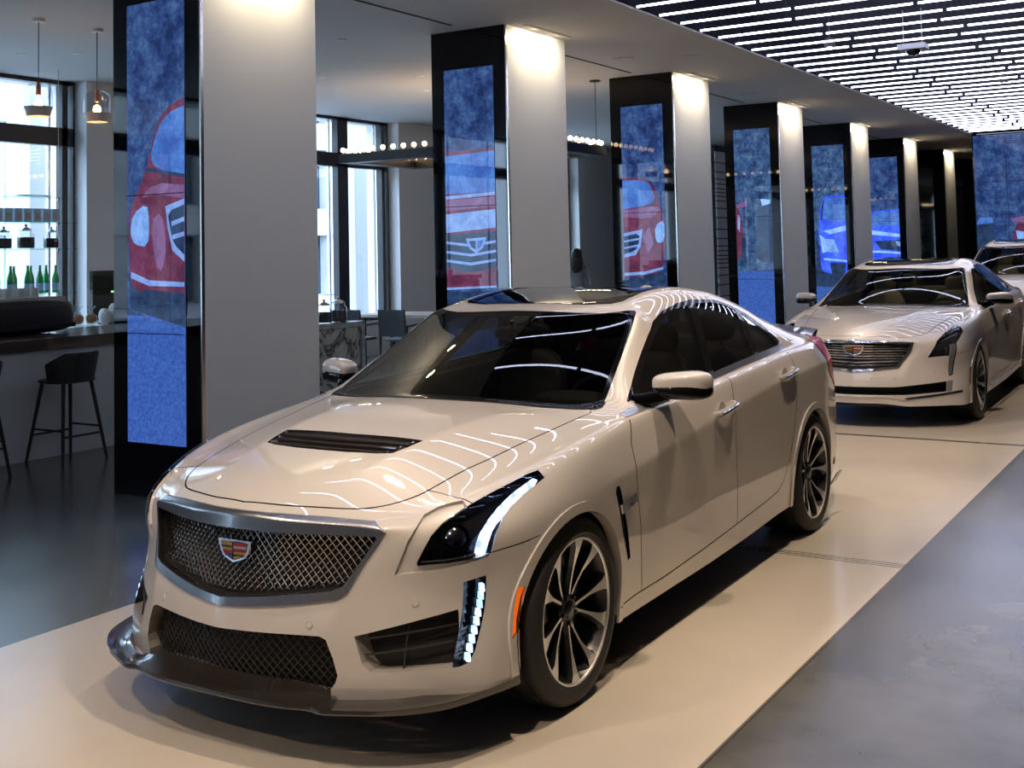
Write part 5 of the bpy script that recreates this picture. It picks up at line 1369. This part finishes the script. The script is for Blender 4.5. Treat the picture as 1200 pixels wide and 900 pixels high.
def chair(x,y,rz,label):
    t=thing('dining_chair',label,'chair',(x,y,0),rz,'charcoal chairs at the window table')
    # back at +y side
    mb=MB();mb.superell((0,0,.45),(.23,.23,.025),4);mobj('seat',mb.mesh(smooth_=True),RM['chair'],t)
    mb=MB();n=8
    P=[[Vector((a*.25,.22+.03*b-.03*math.cos(a*1.2),.50+.37*b)) for b in (0,.5,1)] for a in [-1+2*i/n for i in range(n+1)]]
    for i in range(n):
        for j in range(2):
            mb.quad(P[i][j],P[i+1][j],P[i+1][j+1],P[i][j+1]);o=Vector((0,.03,0));mb.quad(P[i][j+1]+o,P[i+1][j+1]+o,P[i+1][j]+o,P[i][j]+o)
        mb.quad(P[i][2],P[i+1][2],P[i+1][2]+o,P[i][2]+o);mb.quad(P[i+1][0],P[i][0],P[i][0]+o,P[i+1][0]+o)
    for q in (P[0],P[-1]):
        for j in range(2): mb.quad(q[j],q[j+1],q[j+1]+o,q[j]+o)
    mobj('backrest',mb.mesh(),RM['chair'],t)
    for s_ in (-1,1):
        mb=MB();mb.tube(smooth([(s_*.25,.22,.64),(s_*.27,.0,.66),(s_*.26,-.20,.65)],4),.013,6);mobj('armrest',mb.mesh(),RM['chair'],t)
        for yy in (-.20,.22):
            mb=MB();mb.tube([(s_*.25,yy*.9,.64 if True else .44),(s_*.24,yy*1.08,0)],.015,8,r1=.011);mobj('leg',mb.mesh(),RM['chair'],t)
def seating():
    t=thing('dining_table','rectangular pale wood table by the seating window','table',(-7.55,10.3,0))
    mb=MB();mb.b2((-.85,-.45,.71),(.95,.45,.75));mobj('table_top',mb.mesh(False),RM['table'],t)
    for a in (-.7,.8):
        for b in (-.35,.35):
            mb=MB();mb.b2((a-.03,b-.03,0),(a+.03,b+.03,.71));mobj('leg',mb.mesh(False),RM['blackm'],t)
    chair(-7.78,9.25,math.pi,'charcoal armchair with its back to us at the left of the table')
    chair(-7.03,9.35,math.pi-.1,'charcoal armchair with its back to us right of the first')
    chair(-7.30,11.15,0,'charcoal armchair on the far side of the table')
def person():
    t=thing('person','person with long dark hair and grey top standing between the second and third columns','person',(-6.80,14,0),math.pi+.5)
    me=bpy.data.meshes.new('b')
    # joints
    J=[(0,0,.95),(0,0,1.12),(0,.01,1.30),(0,0,1.40),(0,-.01,1.47),(0,-.015,1.56),
       (.17,0,1.36),(.24,.02,1.10),(.25,-.04,.86),(-.17,0,1.36),(-.24,.02,1.10),(-.25,-.04,.86),
       (.09,0,.90),(.10,-.01,.50),(.10,.02,.09),(.11,-.12,.03),(-.09,0,.90),(-.10,-.01,.50),(-.10,.02,.09),(-.11,-.12,.03),(0,-.02,1.50)]
    E=[(0,1),(1,2),(2,3),(3,4),(4,20),(20,5),(3,6),(6,7),(7,8),(3,9),(9,10),(10,11),(0,12),(12,13),(13,14),(14,15),(0,16),(16,17),(17,18),(18,19)]
    Rr=[.13,.115,.13,.09,.05,.085,.055,.042,.03,.055,.042,.03,.085,.055,.036,.03,.085,.055,.036,.03,.07]
    me.from_pydata(J,E,[]);o=bpy.data.objects.new('b',me);COL.objects.link(o)
    md=o.modifiers.new('s','SKIN')
    for i,r in enumerate(Rr): me.skin_vertices[0].data[i].radius=(r,r*.85)
    me.skin_vertices[0].data[0].use_root=True
    s2=o.modifiers.new('u','SUBSURF');s2.levels=2;s2.render_levels=2
    dg=bpy.context.evaluated_depsgraph_get();m2=bpy.data.meshes.new_from_object(o.evaluated_get(dg));bpy.data.objects.remove(o)
    m2.materials.clear()
    for m in (RM['skin'],RM['cloth'],RM['trous'],RM['blackm']): m2.materials.append(m)
    for p in m2.polygons:
        p.use_smooth=True;c=p.center
        arm=abs(c.x)>.2 and c.z<1.02
        p.material_index=0 if (c.z>1.43 or (arm and c.z<.93)) else (1 if c.z>.93 else (2 if c.z>.09 else 3))
    bpy.data.objects.new('x',None)
    body=bpy.data.objects.new('body',m2);m2.name='body';COL.objects.link(body);body.parent=t
    # hands with five fingers
    for s_ in (1,-1):
        mb=MB();w=Vector((s_*.25,-.045,.85));mb.superell(w+Vector((0,-.005,-.045)),(.016,.036,.048),2.4,n=10,m=12)
        for k,(dy,ln) in enumerate(((.027,.062),(.010,.075),(-.008,.070),(-.026,.055))):
            mb.tube([w+Vector((0,dy,-.08)),w+Vector((-s_*.006,dy,-.08-ln*.55)),w+Vector((-s_*.018,dy,-.08-ln)) ],.0085,6,r1=.0065)
        mb.tube([w+Vector((-s_*.005,-.035,-.03)),w+Vector((-s_*.015,-.055,-.06)),w+Vector((-s_*.022,-.058,-.085))],.010,6,r1=.008)
        mobj('hand',mb.mesh(smooth_=True),RM['skin'],t)
    mb=MB();mb.superell((0,.015,1.56),(.095,.115,.115),2.1,shape=lambda p:Vector((p.x,p.y,p.z)));mb.superell((0,.065,1.42),(.11,.055,.20),2.2)
    mobj('hair',mb.mesh(smooth_=True),RM['hair'],t)
    mb=MB();mb.superell((0,-.045,1.545),(.068,.07,.098),2.1);mb.superell((0,-.118,1.54),(.010,.014,.022),2,n=8,m=8)
    mb.superell((.026,-.108,1.565),(.011,.006,.006),2,n=6,m=8);mb.superell((-.026,-.108,1.565),(.011,.006,.006),2,n=6,m=8);mb.superell((0,-.108,1.502),(.022,.007,.006),2,n=6,m=8)
    for s_ in (1,-1): mb.superell((s_*.072,-.02,1.545),(.010,.018,.028),2,n=8,m=8)
    mobj('face',mb.mesh(smooth_=True),RM['skin'],t)
def slat_wall(x,y0,y1,label,spec=None):
    t=thing('slatted_screen',label,'wall panel',(x,(y0+y1)/2,0))
    mb=MB();mb.b2((-.06,-(y1-y0)/2,0),(-.02,(y1-y0)/2,3.6));mobj('backing',mb.mesh(False),RM['slatk'],t)
    z=.05;i=0;mb=MB()
    while z<3.5:
        h=(.05,.05,.07,.07,.12,.16,.20,.16,.12,.07)[i%10];i+=1
        mb.b2((-.02,-(y1-y0)/2,z),(.0,(y1-y0)/2,z+h));z+=h+.022
    mobj('slats',mb.mesh(False),RM['slat'],t)
def fittings():
    for i,(x,y,lb) in enumerate(((-2.30,8.70,'near'),(-2.98,8.35,'second'),(-2.99,12.4,'mid'),(-2.95,4.4,'nearest'),(-2.99,16.3,'far'),(-4.2,3.2,'n'))):
        mb=MB();mb.lathe([(0,-.004),(.10,-.004),(.115,-.008),(.12,0)],28);o=mobj('ceiling_speaker',mb.mesh(),RM['soffit']);o.location=(x,y,H)
        tag(o,['flush round ceiling speaker nearest the light bay, above the second column','flush round ceiling speaker just before the third column head','flush round ceiling speaker just before the fourth column head','flush round ceiling speaker above the nose of the near car','flush round ceiling speaker just before the fifth column head','flush round ceiling speaker left of the nearest column'][i],'speaker','round speakers in the soffit')
    sp=[(-4.72,5.36),(-6.6,7.2),(-5.6,7.9),(-6.3,9.0),(-5.5,5.0),(-7.4,4.2),(-7.9,3.9)]
    for i,(x,y) in enumerate(sp):
        mb=MB();mb.lathe([(0,-.002),(.035,-.002),(.05,-.008),(.056,0)],20);o=mobj('recessed_light',mb.mesh(),RM['paper']);o.location=(x,y,H)
        tag(o,'small unlit recessed ceiling light in the soffit over the bar side','ceiling light','recessed lights over the bar side')
    t=thing('security_camera','small grey dome camera hanging among the ceiling tubes','camera',(.0,9.6,H-.06))
    mb=MB();mb.box((0,0,.03),(.30,.20,.06));mobj('housing',mb.mesh(False),RM['cam'],t)
    mb=MB();mb.superell((0,0,0),(.085,.085,.07),2);mobj('dome',mb.mesh(smooth_=True),RM['glassk'],t)
    mb=MB();mb.tube([(-.1,0,.06),(-.1,0,.46)],.006,6);mb.tube([(.1,0,.06),(.1,0,.46)],.006,6);mobj('hanger',mb.mesh(),RM['cam'],t)
def end_screen():
    t=thing('video_wall','large wall screen at the far end showing a red car among trees','screen',(-.035,YE,0))
    x0,x1=-1.61,1.61
    mb=MB();mb.b2((x0,0,.3),(x1,.12,H));mobj('panel',mb.mesh(False),RM['glassk'],t)
    im=[('p_tree',[(0,.25),(1,.25),(1,1),(0,1)]),('p_gravel',[(0,0),(1,0),(1,.27),(0,.27)]),
      ('p_dark',[(.01,.22),(.10,.22),(.115,.36),(.10,.47),(.05,.52),(0,.52),(0,.3)]),('p_glass',[(.0,.47),(.10,.48),(.10,.51),(.02,.515)]),
      ('p_red',[(.23,.20),(.78,.20),(.79,.42),(.74,.50),(.68,.62),(.60,.655),(.38,.655),(.32,.60),(.27,.50),(.21,.42)]),('p_glass',[(.32,.50),(.69,.50),(.65,.60),(.58,.64),(.40,.64),(.36,.60)]),('p_redl',[(.21,.50),(.29,.515),(.29,.475),(.22,.48)]),('p_redl',[(.72,.515),(.80,.50),(.79,.48),(.72,.475)]),
      ('p_lamp',[(.235,.43),(.30,.42),(.31,.32),(.25,.34)]),('p_lamp',[(.70,.42),(.765,.43),(.75,.34),(.69,.32)]),('p_redl',[(.33,.47),(.67,.47),(.64,.43),(.36,.43)]),('p_chrome',[(.36,.42),(.64,.42),(.61,.31),(.5,.29),(.39,.31)]),('p_dark',[(.375,.41),(.625,.41),(.60,.32),(.5,.30),(.40,.32)]),
      ('p_chrome',[(.38,.375),(.62,.375),(.62,.367),(.38,.367)]),('p_chrome',[(.39,.345),(.61,.345),(.61,.337),(.39,.337)]),('p_chrome',[(.25,.285),(.34,.27),(.66,.27),(.75,.285),(.75,.275),(.66,.26),(.34,.26),(.25,.275)]),('p_dark',[(.26,.255),(.74,.255),(.74,.22),(.26,.22)])]
    draw(t,im,None,-.002,x0+.02,x1-x0-.04,.35,H-.40)
    mb=MB()
    for k in range(1,5): mb.b2((x0+(x1-x0)*k/5-.003,-.016,.35),(x0+(x1-x0)*k/5+.003,-.0155,H-.05))
    for z in (1.05,1.95,2.85): mb.b2((x0,-.016,z-.003),(x1,-.0155,z+.003))
    mobj('bezel_line',mb.mesh(False),RM['lines'],t)
# ================= build the place =================
car_materials();room_materials()
RM['wallr']=mat('right_wall',(.09,.086,.083),.8);RM['marble2']=mat('marble_top',(.46,.45,.42),.2,noise=((.22,.20,.18),14,8))
room_shell();street()
KIND=['A','B','C','D','E','F','F','F']
LAB=['nearest black and white column, its screen showing a red car corner and blue ground','second column, screen with a red car nose and crest','third column, screen with the left front of a red car','fourth column, screen with the gap between a red and a dark car','fifth column, screen with the left side of a blue car','sixth column, screen with the nose of a blue car','seventh column, at the far end, its dark face without a lit screen','eighth column, farthest, dark face beside the video wall']
for k in range(8): column(k,KIND[k],LAB[k])
NT=tubes()
def SHY(y):
    k=(y-5.40)/.4975;return (round(k-.5)+.5-k)*.4975
SPOTS=[((-.9,-2.6,H),(-.1,-.9,.6),.85,'above the nose, window side'),((1.3,-2.4,H),(.9,-1.3,0),.9,'above the nose, aisle side'),((1.42,-.1,H),(1.30,-.1,0),1.15,'added to brighten the floor by the near front wheel'),((1.42,2.3,H),(1.30,2.3,0),1.35,'added to brighten the floor by the near car doors'),((-.9,1.0,H),(-.2,.6,1),.45,'over the near car roof'),((1.35,5.2,H),(.8,5.2,0),1.5,'between the two cars, aisle side'),((-.9,5.2,H),(-.2,5.8,0),1,'between the two cars, window side'),((-.8,8.9,H),(0,8.6,.8),.8,'over the middle car bonnet'),((1.3,9.8,H),(.9,9.8,.4),1,'beside the middle car'),((.3,13.4,H),(.3,14,.8),1,'over the farthest car'),((.3,17.5,H),(.3,17.5,.0),1,'before the video wall'),((-1.0,-4.6,H),(-.4,-2.6,0),.5,'added fill behind the camera, left'),((.6,-4.6,H),(.3,-2.4,.1),.35,'added fill behind the camera, right')]  # wheel, door and behind-camera spots are added fill without a known fixture
for a,b,e,l in SPOTS: downlight((a[0],a[1]+SHY(a[1]),a[2]),'small warm spotlight among the tubes, '+l,SPOT_E*e,tilt=b,spot=75)
end_screen()
build_car('sedan',Matrix.Rotation(.015,4,'Z'),'sedan','pearl white sports sedan parked nearest, mesh grille, bonnet vent and lit lamps')
build_car('long',Matrix.Translation((-.031,7.757,0))@Matrix.Rotation(.0222,4,'Z'),'sedan','long white sedan parked second in line, chrome bar grille and beige cabin')
build_car('tall',Matrix.Translation((.33,13.6,0))@Matrix.Rotation(.02,4,'Z'),'sedan','white car farthest back in the line, at the right edge')
bar();frame_rig();seating();person();fittings()
pendant(-6.18,2.86,'clear glass pendant lamp hanging at the left, nearer the frame edge');pendant(-6.18,3.50,'clear glass pendant lamp beside the nearest column')
stool(-5.33,2.52,.0,'black wooden bar stool standing whole between the frame edge and the nearest column');stool(-5.33,1.62,0,'black bar stool cut by the left edge of the photo')
slat_wall(-5.5,17.25,30,'white slatted wall panel glimpsed between the far columns')
